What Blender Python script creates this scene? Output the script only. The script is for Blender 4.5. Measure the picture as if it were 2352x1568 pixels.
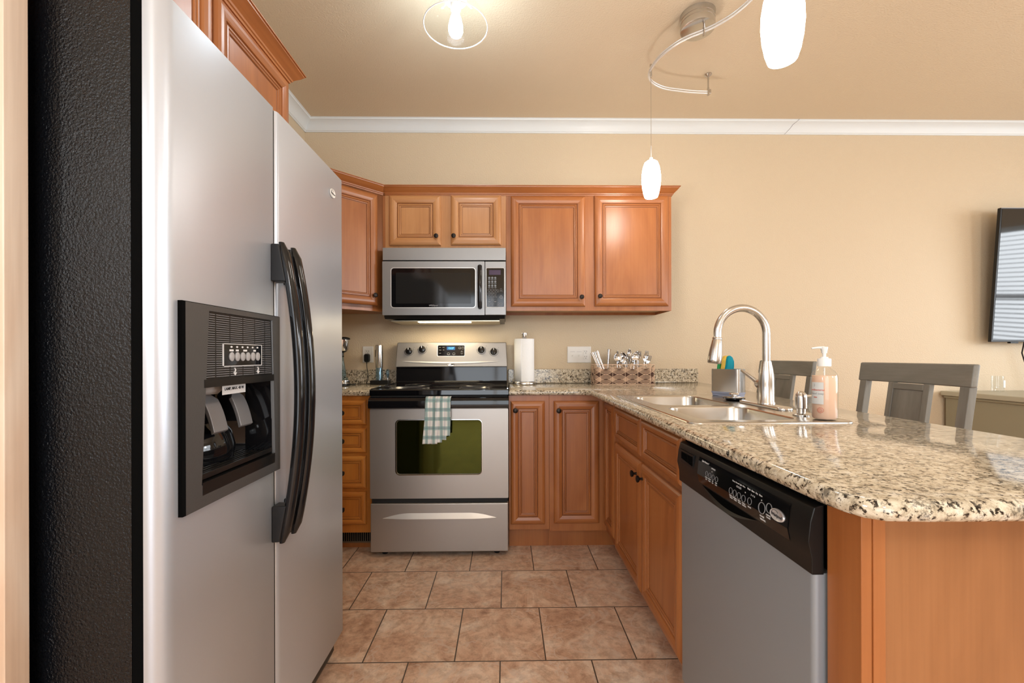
import bpy, bmesh, math, random
from mathutils import Matrix, Vector
from mathutils.geometry import tessellate_polygon
random.seed(7)
PI = math.pi
S = bpy.context.scene
for o in list(bpy.data.objects):
    bpy.data.objects.remove(o)
COL = S.collection

# ---------------------------------------------------------------- camera
cd = bpy.data.cameras.new('camera'); cam = bpy.data.objects.new('camera', cd); COL.objects.link(cam)
cd.sensor_width = 36.0; cd.lens = 1000 / 2352 * 36
cd.shift_y = 32 / 2352; cd.clip_start = 0.02
cam.matrix_world = (Matrix.Translation((0, 0, 1.108)) @ Matrix.Rotation(-math.atan(0.015), 4, 'Z')
                    @ Matrix.Rotation(PI / 2, 4, 'X') @ Matrix.Rotation(math.radians(-0.15), 4, 'Z'))
S.camera = cam
S.view_settings.view_transform = 'Standard'; S.view_settings.look = 'None'
S.view_settings.gamma = 1.0; S.view_settings.use_curve_mapping = False
S.view_settings.exposure = 0.14
S.cycles.max_bounces = 8; S.cycles.diffuse_bounces = 5; S.cycles.glossy_bounces = 5
S.cycles.transparent_max_bounces = 12; S.cycles.transmission_bounces = 8
S.cycles.caustics_reflective = False; S.cycles.caustics_refractive = False
S.cycles.sample_clamp_indirect = 6.0
# ---------------------------------------------------------------- sky, daylight at the windows and added fill
W = bpy.data.worlds.new('world'); S.world = W; W.use_nodes = True
W.node_tree.nodes['Background'].inputs[0].default_value = (0.80, 0.90, 1.0, 1)
W.node_tree.nodes['Background'].inputs[1].default_value = 2.2


def area(name, loc, rot, sx, sy, power, col):
    l = bpy.data.lights.new(name, 'AREA'); l.shape = 'RECTANGLE'; l.size = sx; l.size_y = sy
    l.energy = power; l.color = col
    o = bpy.data.objects.new(name, l); COL.objects.link(o); o.location = loc; o.rotation_euler = rot
    return o


area('patio_fill', (-.20, -2.70, 1.20), (PI / 2 + .12, 0, 0), 2.2, 2.0, 30, (0.95, 0.97, 1.0))  # soft fill from an unseen patio door added behind the camera
area('daylight_window', (5.85, 0.9, 1.6), (0, PI / 2, 0), 1.7, 2.9, 120, (0.93, 0.97, 1.0))


area('side_glint_light', (-1.52, -.72, 1.70), (0, -PI / 2, 0), 0.5, .5, 17, (0.95, 0.98, 1.0))  # added out of view to put a glint on the refrigerator side


def fill_point(name, loc, power, col, r=.12):   # point fill added out of view, standing for no known lamp
    l = bpy.data.lights.new(name, 'POINT'); l.energy = power; l.color = col; l.shadow_soft_size = r
    o = bpy.data.objects.new(name, l); COL.objects.link(o); o.location = loc; return o


fill_point('fill_point_near', (.38, -1.35, 2.05), 34, (.96, .98, 1.0))
fill_point('fill_point_dining', (2.6, -.6, 1.75), 62, (.96, .98, 1.0), .2)
fill_point('fill_point_living', (4.1, .9, 1.70), 30, (.96, .98, 1.0), .2)

# ---------------------------------------------------------------- materials
MATS = {}


def nt(name):
    m = bpy.data.materials.new(name); m.use_nodes = True; MATS[name] = m
    n = m.node_tree.nodes; return m, n, m.node_tree.links, n['Principled BSDF']


def M(name, col, rough=0.5, metal=0.0, bump=None, spec=0.5, coat=0.0, emit=None, trans=0.0, ior=1.45, aniso=None, coat_rough=0.1):
    m, n, L, p = nt(name)
    p.inputs['Base Color'].default_value = (*col, 1); p.inputs['Roughness'].default_value = rough
    p.inputs['Metallic'].default_value = metal; p.inputs['Specular IOR Level'].default_value = spec
    p.inputs['Coat Weight'].default_value = coat; p.inputs['Coat Roughness'].default_value = coat_rough
    p.inputs['Transmission Weight'].default_value = trans; p.inputs['IOR'].default_value = ior
    if emit:
        p.inputs['Emission Color'].default_value = (*emit[0], 1); p.inputs['Emission Strength'].default_value = emit[1]
    if bump:
        sc, st, dist = bump[:3]
        tc = n.new('ShaderNodeTexCoord'); no = n.new('ShaderNodeTexNoise'); no.inputs['Scale'].default_value = sc
        no.inputs['Detail'].default_value = 3
        vec = tc.outputs['Object']
        if len(bump) > 3:
            mp = n.new('ShaderNodeMapping'); mp.inputs['Scale'].default_value = bump[3]; L.new(vec, mp.inputs[0]); vec = mp.outputs[0]
        L.new(vec, no.inputs['Vector'])
        b = n.new('ShaderNodeBump'); b.inputs['Strength'].default_value = st; b.inputs['Distance'].default_value = dist
        L.new(no.outputs['Fac'], b.inputs['Height']); L.new(b.outputs[0], p.inputs['Normal'])
    return m


def ramp(n, stops):
    r = n.new('ShaderNodeValToRGB'); e = r.color_ramp.elements
    while len(e) > 1: e.remove(e[-1])
    e[0].position = stops[0][0]; e[0].color = (*stops[0][1], 1)
    for pos, c in stops[1:]:
        x = e.new(pos); x.color = (*c, 1)
    return r


def wood(name, c0, c1, c2, horiz=False, rough=0.34, coat=0.15):
    m, n, L, p = nt(name)
    tc = n.new('ShaderNodeTexCoord'); mp = n.new('ShaderNodeMapping')
    mp.inputs['Scale'].default_value = (1.1, 5.5, 5.5) if horiz else (5.5, 5.5, 1.1)
    oi = n.new('ShaderNodeObjectInfo'); ad = n.new('ShaderNodeVectorMath'); ad.operation = 'ADD'
    sc = n.new('ShaderNodeVectorMath'); sc.operation = 'SCALE'; sc.inputs['Scale'].default_value = 3.0
    L.new(oi.outputs['Location'], sc.inputs[0]); L.new(tc.outputs['Object'], ad.inputs[0]); L.new(sc.outputs[0], ad.inputs[1])
    L.new(ad.outputs[0], mp.inputs[0])
    n1 = n.new('ShaderNodeTexNoise'); n1.inputs['Scale'].default_value = 1.1; n1.inputs['Detail'].default_value = 5; n1.inputs['Distortion'].default_value = 1.6
    L.new(mp.outputs[0], n1.inputs['Vector'])
    mp2 = n.new('ShaderNodeMapping'); mp2.inputs['Scale'].default_value = (1.5, 60, 60) if horiz else (60, 60, 1.5)
    L.new(ad.outputs[0], mp2.inputs[0])
    n2 = n.new('ShaderNodeTexNoise'); n2.inputs['Scale'].default_value = 2.0; n2.inputs['Detail'].default_value = 4
    L.new(mp2.outputs[0], n2.inputs['Vector'])
    r = ramp(n, [(0.25, c0), (0.5, c1), (0.78, c2)]); L.new(n1.outputs['Fac'], r.inputs[0])
    mx = n.new('ShaderNodeMix'); mx.data_type = 'RGBA'; mx.blend_type = 'MULTIPLY'; mx.inputs[0].default_value = 0.2
    r2 = ramp(n, [(0.35, (0.62, 0.55, 0.5)), (0.6, (1, 1, 1))]); L.new(n2.outputs['Fac'], r2.inputs[0])
    L.new(r.outputs[0], mx.inputs[6]); L.new(r2.outputs[0], mx.inputs[7]); L.new(mx.outputs[2], p.inputs['Base Color'])
    p.inputs['Roughness'].default_value = rough; p.inputs['Coat Weight'].default_value = coat; p.inputs['Coat Roughness'].default_value = 0.30
    return m


def granite(name):
    m, n, L, p = nt(name)
    tc = n.new('ShaderNodeTexCoord')

    def noise(scale, detail, rough=0.55, dist=0.0):
        t = n.new('ShaderNodeTexNoise'); t.inputs['Scale'].default_value = scale; t.inputs['Detail'].default_value = detail
        t.inputs['Roughness'].default_value = rough; t.inputs['Distortion'].default_value = dist
        L.new(tc.outputs['Object'], t.inputs['Vector']); return t
    a = noise(60, 6, 0.68, 0.3); base = ramp(n, [(0.33, (0.24, 0.20, 0.14)), (0.43, (0.47, 0.40, 0.29)), (0.54, (0.64, 0.57, 0.44)), (0.70, (0.75, 0.71, 0.62))])
    L.new(a.outputs['Fac'], base.inputs[0])
    b = noise(115, 6, 0.66, 0.3); rb = ramp(n, [(0.385, (0.02, 0.018, 0.02)), (0.42, (0.25, 0.22, 0.20)), (0.465, (1, 1, 1))])
    L.new(b.outputs['Fac'], rb.inputs[0])
    c = noise(40, 6, 0.8, 0.4); rc = ramp(n, [(0.38, (0.16, 0.16, 0.17)), (0.47, (1, 1, 1))]); L.new(c.outputs['Fac'], rc.inputs[0])
    v = n.new('ShaderNodeTexVoronoi'); v.inputs['Scale'].default_value = 55; L.new(tc.outputs['Object'], v.inputs['Vector'])
    rv = ramp(n, [(0.06, (0.50, 0.30, 0.12)), (0.13, (1, 1, 1))]); L.new(v.outputs['Distance'], rv.inputs[0])
    out = base.outputs[0]
    for src, f in ((rb, 1.0), (rc, 0.8), (rv, 0.5)):
        mx = n.new('ShaderNodeMix'); mx.data_type = 'RGBA'; mx.blend_type = 'MULTIPLY'; mx.inputs[0].default_value = f
        L.new(out, mx.inputs[6]); L.new(src.outputs[0], mx.inputs[7]); out = mx.outputs[2]
    L.new(out, p.inputs['Base Color']); p.inputs['Roughness'].default_value = 0.09
    p.inputs['Specular IOR Level'].default_value = 0.55
    return m


def tiles(name):
    m, n, L, p = nt(name)
    tc = n.new('ShaderNodeTexCoord'); mp = n.new('ShaderNodeMapping')
    mp.inputs['Location'].default_value = (0.022, -1.58, 0)
    L.new(tc.outputs['Object'], mp.inputs[0])
    br = n.new('ShaderNodeTexBrick'); br.offset = 0.5; br.inputs['Scale'].default_value = 1.0
    br.inputs['Brick Width'].default_value = 0.332; br.inputs['Row Height'].default_value = 0.331
    br.inputs['Mortar Size'].default_value = 0.0026; br.inputs['Mortar Smooth'].default_value = 0.2
    br.inputs['Color1'].default_value = (0.0, 0.0, 0.0, 1); br.inputs['Color2'].default_value = (1, 1, 1, 1); br.inputs['Bias'].default_value = 0.0
    L.new(mp.outputs[0], br.inputs['Vector'])
    # offset per tile so that each tile has a face of its own
    sv = n.new('ShaderNodeVectorMath'); sv.operation = 'SCALE'; sv.inputs['Scale'].default_value = 7.0
    L.new(br.outputs['Color'], sv.inputs[0]); ad = n.new('ShaderNodeVectorMath'); ad.operation = 'ADD'
    L.new(tc.outputs['Object'], ad.inputs[0]); L.new(sv.outputs[0], ad.inputs[1])
    n1 = n.new('ShaderNodeTexNoise'); n1.inputs['Scale'].default_value = 6.5; n1.inputs['Detail'].default_value = 10; n1.inputs['Roughness'].default_value = 0.72; n1.inputs['Distortion'].default_value = 0.8
    L.new(ad.outputs[0], n1.inputs['Vector'])
    r1 = ramp(n, [(0.33, (0.46, 0.27, 0.175)), (0.44, (0.64, 0.41, 0.28)), (0.54, (0.76, 0.55, 0.40)), (0.68, (0.86, 0.72, 0.59))])
    L.new(n1.outputs['Fac'], r1.inputs[0])
    n3 = n.new('ShaderNodeTexNoise'); n3.inputs['Scale'].default_value = 30; n3.inputs['Detail'].default_value = 6; n3.inputs['Roughness'].default_value = 0.7
    L.new(ad.outputs[0], n3.inputs['Vector']); r3 = ramp(n, [(0.36, (0.60, 0.55, 0.52)), (0.56, (1.0, 1.0, 1.0))]); L.new(n3.outputs['Fac'], r3.inputs[0])
    mx = n.new('ShaderNodeMix'); mx.data_type = 'RGBA'; mx.blend_type = 'MULTIPLY'; mx.inputs[0].default_value = 0.7
    L.new(r1.outputs[0], mx.inputs[6]); L.new(r3.outputs[0], mx.inputs[7])
    # slate ridges
    n2 = n.new('ShaderNodeTexNoise'); n2.inputs['Scale'].default_value = 3.2; n2.inputs['Detail'].default_value = 4; n2.inputs['Distortion'].default_value = 1.4
    L.new(ad.outputs[0], n2.inputs['Vector'])
    s = n.new('ShaderNodeMath'); s.operation = 'SUBTRACT'; s.inputs[1].default_value = 0.5; L.new(n2.outputs['Fac'], s.inputs[0])
    ab = n.new('ShaderNodeMath'); ab.operation = 'ABSOLUTE'; L.new(s.outputs[0], ab.inputs[0])
    rr = ramp(n, [(0.0, (1, 1, 1)), (0.014, (0, 0, 0))]); L.new(ab.outputs[0], rr.inputs[0])
    mv = n.new('ShaderNodeMix'); mv.data_type = 'RGBA'; L.new(rr.outputs[0], mv.inputs[0])
    f = n.new('ShaderNodeMath'); f.operation = 'MULTIPLY'; f.inputs[1].default_value = 0.75; L.new(rr.outputs[0], f.inputs[0]); L.new(f.outputs[0], mv.inputs[0])
    L.new(mx.outputs[2], mv.inputs[6]); mv.inputs[7].default_value = (0.68, 0.54, 0.44, 1)
    mg = n.new('ShaderNodeMix'); mg.data_type = 'RGBA'; L.new(br.outputs['Fac'], mg.inputs[0])
    L.new(mv.outputs[2], mg.inputs[6]); mg.inputs[7].default_value = (0.095, 0.068, 0.05, 1)
    L.new(mg.outputs[2], p.inputs['Base Color']); p.inputs['Roughness'].default_value = 0.42
    h = n.new('ShaderNodeMath'); h.operation = 'SUBTRACT'; L.new(n1.outputs['Fac'], h.inputs[0]); L.new(br.outputs['Fac'], h.inputs[1])
    b = n.new('ShaderNodeBump'); b.inputs['Strength'].default_value = 0.5; b.inputs['Distance'].default_value = 0.004
    L.new(h.outputs[0], b.inputs['Height']); L.new(b.outputs[0], p.inputs['Normal'])
    return m


def glassy(name, tint=(1, 1, 1), rough=0.02, fac=0.12, base=.035):
    m, n, L, p = nt(name); n.remove(p)
    t = n.new('ShaderNodeBsdfTransparent'); t.inputs[0].default_value = (*tint, 1)
    g = n.new('ShaderNodeBsdfGlossy'); g.inputs['Roughness'].default_value = rough
    lw = n.new('ShaderNodeLayerWeight'); lw.inputs['Blend'].default_value = .5
    pw = n.new('ShaderNodeMath'); pw.operation = 'POWER'; pw.inputs[1].default_value = 3.0; L.new(lw.outputs['Facing'], pw.inputs[0])
    ma = n.new('ShaderNodeMath'); ma.operation = 'MULTIPLY_ADD'; ma.inputs[1].default_value = fac * 4; ma.inputs[2].default_value = base; L.new(pw.outputs[0], ma.inputs[0])
    mx = n.new('ShaderNodeMixShader'); L.new(ma.outputs[0], mx.inputs[0]); L.new(t.outputs[0], mx.inputs[1]); L.new(g.outputs[0], mx.inputs[2])
    L.new(mx.outputs[0], n['Material Output'].inputs[0]); return m


def plaid(name):
    m, n, L, p = nt(name)
    tc = n.new('ShaderNodeTexCoord'); sp = n.new('ShaderNodeSeparateXYZ'); L.new(tc.outputs['UV'], sp.inputs[0])

    def band(sock, per, lo, hi, off=0.0):
        a = n.new('ShaderNodeMath'); a.operation = 'ADD'; a.inputs[1].default_value = off; L.new(sock, a.inputs[0])
        d = n.new('ShaderNodeMath'); d.operation = 'MODULO'; d.inputs[1].default_value = per; L.new(a.outputs[0], d.inputs[0])
        g = n.new('ShaderNodeMath'); g.operation = 'GREATER_THAN'; g.inputs[1].default_value = lo; L.new(d.outputs[0], g.inputs[0])
        l = n.new('ShaderNodeMath'); l.operation = 'LESS_THAN'; l.inputs[1].default_value = hi; L.new(d.outputs[0], l.inputs[0])
        x = n.new('ShaderNodeMath'); x.operation = 'MULTIPLY'; L.new(g.outputs[0], x.inputs[0]); L.new(l.outputs[0], x.inputs[1]); return x.outputs[0]
    col = None; prev = None
    rgb = n.new('ShaderNodeRGB'); rgb.outputs[0].default_value = (0.76, 0.75, 0.72, 1); prev = rgb.outputs[0]
    for sock, per, lo, hi, off, c, f in (
            (sp.outputs[0], 0.040, 0.004, 0.020, 0.0, (0.16, 0.33, 0.32), 0.62), (sp.outputs[0], 0.040, 0.011, 0.0135, 0.0, (0.10, 0.10, 0.16), 0.6),
            (sp.outputs[1], 0.050, 0.006, 0.026, 0.0, (0.16, 0.33, 0.32), 0.62), (sp.outputs[1], 0.050, 0.014, 0.0165, 0.0, (0.10, 0.10, 0.16), 0.6),
            (sp.outputs[1], 0.050, 0.021, 0.0225, 0.0, (0.10, 0.10, 0.16), 0.5), (sp.outputs[0], 0.040, 0.029, 0.031, 0.0, (0.25, 0.27, 0.42), 0.5)):
        bn = band(sock, per, lo, hi, off); k = n.new('ShaderNodeMath'); k.operation = 'MULTIPLY'; k.inputs[1].default_value = f; L.new(bn, k.inputs[0])
        mx = n.new('ShaderNodeMix'); mx.data_type = 'RGBA'; mx.blend_type = 'MIX'; L.new(k.outputs[0], mx.inputs[0]); L.new(prev, mx.inputs[6]); mx.inputs[7].default_value = (*c, 1)
        prev = mx.outputs[2]
    L.new(prev, p.inputs['Base Color']); p.inputs['Roughness'].default_value = 0.9; p.inputs['Specular IOR Level'].default_value = 0.1
    return m


M('wall_paint', (0.635, 0.525, 0.375), 0.55, bump=(130, 0.8, 0.0035), spec=0.35)
M('ceiling_paint', (0.71, 0.60, 0.445), 0.7, bump=(130, 0.7, 0.003), spec=0.2)
M('trim_paint', (0.74, 0.79, 0.81), 0.35)
wood('wood', (0.285, 0.090, 0.022), (0.365, 0.125, 0.034), (0.43, 0.165, 0.050))
wood('wood_rail', (0.285, 0.090, 0.022), (0.365, 0.125, 0.034), (0.43, 0.165, 0.050), horiz=True)
wood('honey_wood', (0.42, 0.185, 0.062), (0.50, 0.235, 0.088), (0.56, 0.285, 0.12))
wood('honey_wood_rail', (0.42, 0.185, 0.062), (0.50, 0.235, 0.088), (0.56, 0.285, 0.12), horiz=True)
wood('amber_wood', (0.44, 0.15, 0.026), (0.56, 0.205, 0.035), (0.62, 0.26, 0.05))
wood('amber_wood_rail', (0.44, 0.15, 0.026), (0.56, 0.205, 0.035), (0.62, 0.26, 0.05), horiz=True)
wood('end_veneer', (0.27, 0.108, 0.035), (0.32, 0.132, 0.045), (0.36, 0.157, 0.058))
wood('glare_wood', (0.62, 0.43, 0.30), (0.70, 0.53, 0.40), (0.78, 0.66, 0.54))
wood('grey_wood', (0.13, 0.13, 0.115), (0.18, 0.18, 0.16), (0.23, 0.23, 0.205), rough=0.45, coat=0.05)
wood('grey_wood_rail', (0.13, 0.13, 0.115), (0.18, 0.18, 0.16), (0.23, 0.23, 0.205), horiz=True, rough=0.45, coat=0.05)
M('glaze', (0.17, 0.058, 0.02), 0.4)
M('bronze', (0.022, 0.016, 0.013), 0.35, 0.6)
granite('granite'); tiles('floor_tile'); plaid('plaid_cloth')
M('fridge_steel', (0.56, 0.60, 0.665), 0.38, 0.60, bump=(3, 0.04, 0.002, (1, 1, 60)))
M('console_steel', (0.33, 0.315, 0.30), 0.42, 0.6)
M('steel', (0.34, 0.345, 0.35), 0.42, 0.6, bump=(4, 0.04, 0.001, (60, 60, 1)))
M('range_steel', (0.42, 0.39, 0.36), 0.36, 0.7, bump=(4, 0.04, 0.001, (1, 60, 60)))
M('dark_steel', (0.29, 0.32, 0.355), 0.40, 0.35, bump=(4, 0.05, 0.001, (1, 1, 60)))
M('sink_steel', (0.56, 0.54, 0.50), 0.25, 1.0)
M('chrome', (0.75, 0.75, 0.76), 0.08, 1.0)
M('nickel', (0.60, 0.585, 0.56), 0.24, 1.0)
M('bright_nickel', (0.86, 0.86, 0.86), 0.35, 0.6)
M('black_gloss', (0.006, 0.006, 0.007), 0.06, spec=0.6)
M('black_satin', (0.009, 0.009, 0.009), 0.3, spec=.4)
M('black_plastic', (0.010, 0.010, 0.011), 0.4, spec=.35)
M('black_dull', (0.012, 0.012, 0.012), 0.7)
M('textured_black', (0.004, 0.0045, 0.006), 0.2, bump=(260, 1.0, 0.0020), spec=0.42)
M('speckled_grey', (0.10, 0.10, 0.10), 0.42, 0.5, bump=(500, 0.3, 0.001))
M('handle_black', (0.008, 0.008, 0.009), 0.10, spec=0.5)
M('oven_glass', (0.055, 0.062, 0.012), 0.06, 0.9)
M('cooktop_glass', (0.004, 0.004, 0.005), 0.04, spec=0.7)
M('burner_mark', (0.05, 0.05, 0.055), 0.2)
M('grey_plastic', (0.36, 0.36, 0.37), 0.35)
M('mark_white', (0.72, 0.73, 0.74), 0.5)
M('mark_grey', (0.33, 0.34, 0.36), 0.5)
M('mark_dark', (0.03, 0.03, 0.035), 0.5)
M('mark_red', (0.65, 0.14, 0.10), 0.5)
M('badge_silver', (0.72, 0.72, 0.75), 0.25, 0.5)
M('display_blue', (0.01, 0.03, 0.08), 0.2, emit=((0.05, 0.30, 0.75), 0.35))
M('display_purple', (0.05, 0.025, 0.07), 0.2)
M('white_plastic', (0.80, 0.79, 0.76), 0.35)
M('clear_white', (0.82, 0.83, 0.83), 0.3)
M('paper', (0.84, 0.86, 0.88), 0.9, bump=(130, 0.6, 0.002), spec=0.1)
M('lamp_shade', (0.9, 0.88, 0.84), 0.25, emit=((1.0, 0.93, 0.84), 34.0))
M('bulb_glow', (1, 1, 1), 0.3, emit=((0.80, 0.93, 1.0), 110.0))
M('bulb_warm', (1, 1, 1), 0.3, emit=((1.0, 0.86, 0.66), 14.0))
M('hood_glow', (1, 1, 1), 0.3, emit=((1.0, 0.90, 0.72), 16.0))
glassy('clear_glass', (0.97, 0.98, 0.98), 0.02, 0.06)
glassy('thin_glass', (0.96, 0.98, 0.98), 0.05, 0.01, .003)
glassy('blue_glass', (0.62, 0.80, 0.92), 0.03, 0.35)
glassy('window_glass', (0.97, 0.99, 1.0), 0.0, 0.1)
M('soap', (0.90, 0.60, 0.44), 0.25)
M('sponge_yellow', (0.80, 0.55, 0.10), 0.95, bump=(300, 1.0, 0.003))
M('sponge_blue', (0.0, 0.27, 0.36), 0.95, bump=(400, 1.0, 0.002))
M('brush_green', (0.02, 0.33, 0.10), 0.6)
M('wicker_wire', (0.80, 0.58, 0.42), 0.35, 0.25)
M('basket_lining', (0.075, 0.032, 0.018), 0.7)
M('screen', (0.008, 0.008, 0.009), 0.05, spec=0.9)
M('olive_paint', (0.30, 0.28, 0.20), 0.45)
M('olive_light', (0.42, 0.40, 0.31), 0.4)
M('vent_metal', (0.16, 0.12, 0.08), 0.5)
M('blind_white', (0.75, 0.76, 0.78), 0.5)
M('underside', (0.52, 0.34, 0.20), 0.6)
M('hood_metal', (0.55, 0.50, 0.38), 0.35, 0.8)
M('void', (0.004, 0.004, 0.004), 0.9, spec=0.0)
M('satin_gold', (0.9, 0.85, 0.75), 0.3)


# ---------------------------------------------------------------- mesh building
class B:
    """collects shapes into one mesh; off is subtracted from every coordinate (world -> local)"""
    def __init__(s, off=(0, 0, 0)):
        s.v = []; s.f = []; s.mi = []; s.off = Vector(off); s.cur = 0; s.uv = None; s.sm = []

    def add(s, vs, fs, smooth=False):
        b = len(s.v)
        for v in vs: s.v.append(tuple(Vector(v) - s.off))
        for f in fs: s.f.append(tuple(i + b for i in f)); s.mi.append(s.cur); s.sm.append(smooth)
        return s

    def box(s, x0, x1, y0, y1, z0, z1):
        x0, x1 = min(x0, x1), max(x0, x1); y0, y1 = min(y0, y1), max(y0, y1); z0, z1 = min(z0, z1), max(z0, z1)
        return s.add([(x0, y0, z0), (x1, y0, z0), (x1, y1, z0), (x0, y1, z0), (x0, y0, z1), (x1, y0, z1), (x1, y1, z1), (x0, y1, z1)],
                     [(0, 3, 2, 1), (4, 5, 6, 7), (0, 1, 5, 4), (1, 2, 6, 5), (2, 3, 7, 6), (3, 0, 4, 7)])

    def hexa(s, lo, hi):  # two quads (ccw seen from above)
        return s.add(list(lo) + list(hi), [(0, 3, 2, 1), (4, 5, 6, 7), (0, 1, 5, 4), (1, 2, 6, 5), (2, 3, 7, 6), (3, 0, 4, 7)])

    def loft(s, rings, cap=True, closed=True, smooth=True):
        n = len(rings[0]); vs = [p for r in rings for p in r]; fs = []
        for k in range(len(rings) - 1):
            for i in range(n if closed else n - 1):
                j = (i + 1) % n; fs.append((k * n + i, k * n + j, (k + 1) * n + j, (k + 1) * n + i))
        s.add(vs, fs, smooth)
        if cap and closed:
            s.add(rings[0], [tuple(range(n))[::-1]]); s.add(rings[-1], [tuple(range(n))])
        return s

    def lathe(s, prof, c=(0, 0, 0), axis='Z', seg=24, cap=True, sy=1.0, M4=None):
        rings = []
        for r, h in prof:
            ring = []
            for i in range(seg):
                a = 2 * PI * i / seg; p = Vector((r * math.cos(a), r * math.sin(a) * sy, h))
                if axis == 'Y': p = Vector((p.x, -p.z, p.y))       # grows towards -Y
                if axis == 'X': p = Vector((p.z, p.x, p.y))
                if axis == '-X': p = Vector((-p.z, -p.x, p.y))
                if M4: p = M4 @ p
                ring.append(p + Vector(c))
            rings.append(ring)
        return s.loft(rings, cap)

    def rod(s, a, b, r, seg=12, r2=None):
        return s.tube([a, b], r, seg, r2=r2)

    def tube(s, pts, r, seg=10, closed=False, cap=True, r2=None, flat=1.0, up=None):
        pts = [Vector(p) for p in pts]; n = len(pts); rings = []
        nrm = None
        for i in range(n):
            if closed: t = pts[(i + 1) % n] - pts[i - 1]
            else: t = pts[min(i + 1, n - 1)] - pts[max(i - 1, 0)]
            t.normalize()
            if nrm is None:
                a = Vector(up) if up else (Vector((0, 0, 1)) if abs(t.z) < 0.9 else Vector((1, 0, 0)))
                nrm = (a - t * a.dot(t)).normalized()
            else:
                nrm = (nrm - t * nrm.dot(t)).normalized()
            bi = t.cross(nrm)
            if callable(r): rr = r(i / max(1, n - 1))
            else: rr = r if r2 is None else r + (r2 - r) * i / max(1, n - 1)
            rings.append([pts[i] + nrm * (rr * math.cos(2 * PI * k / seg)) + bi * (rr * flat * math.sin(2 * PI * k / seg)) for k in range(seg)])
        if closed: rings.append(rings[0])
        return s.loft(rings, cap and not closed)

    def poly(s, outer, z0, z1, holes=(), smooth=False):
        """prism of a polygon (list of xy) with holes between z0 and z1"""
        loops = [list(outer)] + [list(h) for h in holes]
        tri = tessellate_polygon([[Vector((x, y, 0)) for x, y in l] for l in loops])
        fl = [p for l in loops for p in l]
        s.add([(x, y, z1) for x, y in fl], [t for t in tri]); s.add([(x, y, z0) for x, y in fl], [t[::-1] for t in tri])
        for l in loops:
            n = len(l); s.add([(x, y, z0) for x, y in l] + [(x, y, z1) for x, y in l], [(i, (i + 1) % n, n + (i + 1) % n, n + i) for i in range(n)], smooth)
        return s

    def prism(s, prof, a0, a1, axis='X', smooth=False):
        """profile of 2d points extruded along an axis: X -> (y,z) profile, Y -> (x,z), Z -> (x,y)"""
        f = {'X': lambda a, p: (a, p[0], p[1]), 'Y': lambda a, p: (p[0], a, p[1]), 'Z': lambda a, p: (p[0], p[1], a)}[axis]
        n = len(prof)
        s.add([f(a0, p) for p in prof] + [f(a1, p) for p in prof], [(i, (i + 1) % n, n + (i + 1) % n, n + i) for i in range(n)], smooth)
        tri = tessellate_polygon([[Vector((p[0], p[1], 0)) for p in prof]])
        s.add([f(a0, p) for p in prof], [t for t in tri]); s.add([f(a1, p) for p in prof], [t[::-1] for t in tri])
        return s

    def text(s, txt, size, Mx, ext=0.0002, align='CENTER', bold=0.0):
        cu = bpy.data.curves.new('t', 'FONT'); cu.body = txt; cu.size = size; cu.extrude = ext; cu.align_x = align; cu.align_y = 'CENTER'
        cu.offset = bold; cu.resolution_u = 2
        o = bpy.data.objects.new('t', cu); COL.objects.link(o)
        dg = bpy.context.evaluated_depsgraph_get(); me = bpy.data.meshes.new_from_object(o.evaluated_get(dg))
        s.add([Mx @ v.co for v in me.vertices], [tuple(p.vertices) for p in me.polygons])
        bpy.data.objects.remove(o); bpy.data.curves.remove(cu); bpy.data.meshes.remove(me)
        return s


def front(x, y, z):   # text plane facing -Y
    return Matrix(((1, 0, 0, x), (0, 0, -1, y), (0, 1, 0, z), (0, 0, 0, 1)))


def east(x, y, z):    # text plane facing +X
    return Matrix(((0, 0, 1, x), (1, 0, 0, y), (0, 1, 0, z), (0, 0, 0, 1)))


def thing(name, label, cat, loc=(0, 0, 0), rz=0.0, group=None, rot=None):
    o = bpy.data.objects.new(name, None); COL.objects.link(o); o.empty_display_size = 0.05
    o.location = loc; o.rotation_euler = rot if rot else (0, 0, rz); o['label'] = label; o['category'] = cat
    if group: o['group'] = group
    return o


def part(b, name, mats, parent=None, bevel=0, smooth=False, label=None, seg=2, angle=35):
    me = bpy.data.meshes.new(name); me.from_pydata(b.v, [], b.f)
    if isinstance(mats, str): mats = [mats]
    for m in mats: me.materials.append(MATS[m])
    bm = bmesh.new(); bm.from_mesh(me)
    for i, f in enumerate(bm.faces):
        f.material_index = b.mi[i]; f.smooth = True if smooth else b.sm[i]
    bmesh.ops.remove_doubles(bm, verts=bm.verts, dist=1e-6)
    bmesh.ops.recalc_face_normals(bm, faces=bm.faces)
    bm.to_mesh(me); bm.free()
    if b.uv:
        uv = me.uv_layers.new(name='UV')
        for lp in me.loops:
            uv.data[lp.index].uv = b.uv(me.vertices[lp.vertex_index].co)
    o = bpy.data.objects.new(name, me); COL.objects.link(o)
    if parent: o.parent = parent
    if bevel:
        md = o.modifiers.new('bevel', 'BEVEL'); md.width = bevel; md.segments = seg; md.limit_method = 'ANGLE'; md.angle_limit = math.radians(angle)
        md.harden_normals = False
        for p in me.polygons: p.use_smooth = True
        es = o.modifiers.new('wn', 'WEIGHTED_NORMAL'); es.keep_sharp = True
    if smooth and not bevel:
        es = me
        try: me.set_sharp_from_angle(angle=math.radians(angle))
        except Exception: pass
    elif any(b.sm) and not bevel:
        try: me.set_sharp_from_angle(angle=math.radians(angle))
        except Exception: pass
    if label: o['label'] = label
    return o


def single(b, name, mats, label, cat, group=None, **k):
    o = part(b, name, mats, **k); o['label'] = label; o['category'] = cat
    if group: o['group'] = group
    return o


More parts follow.
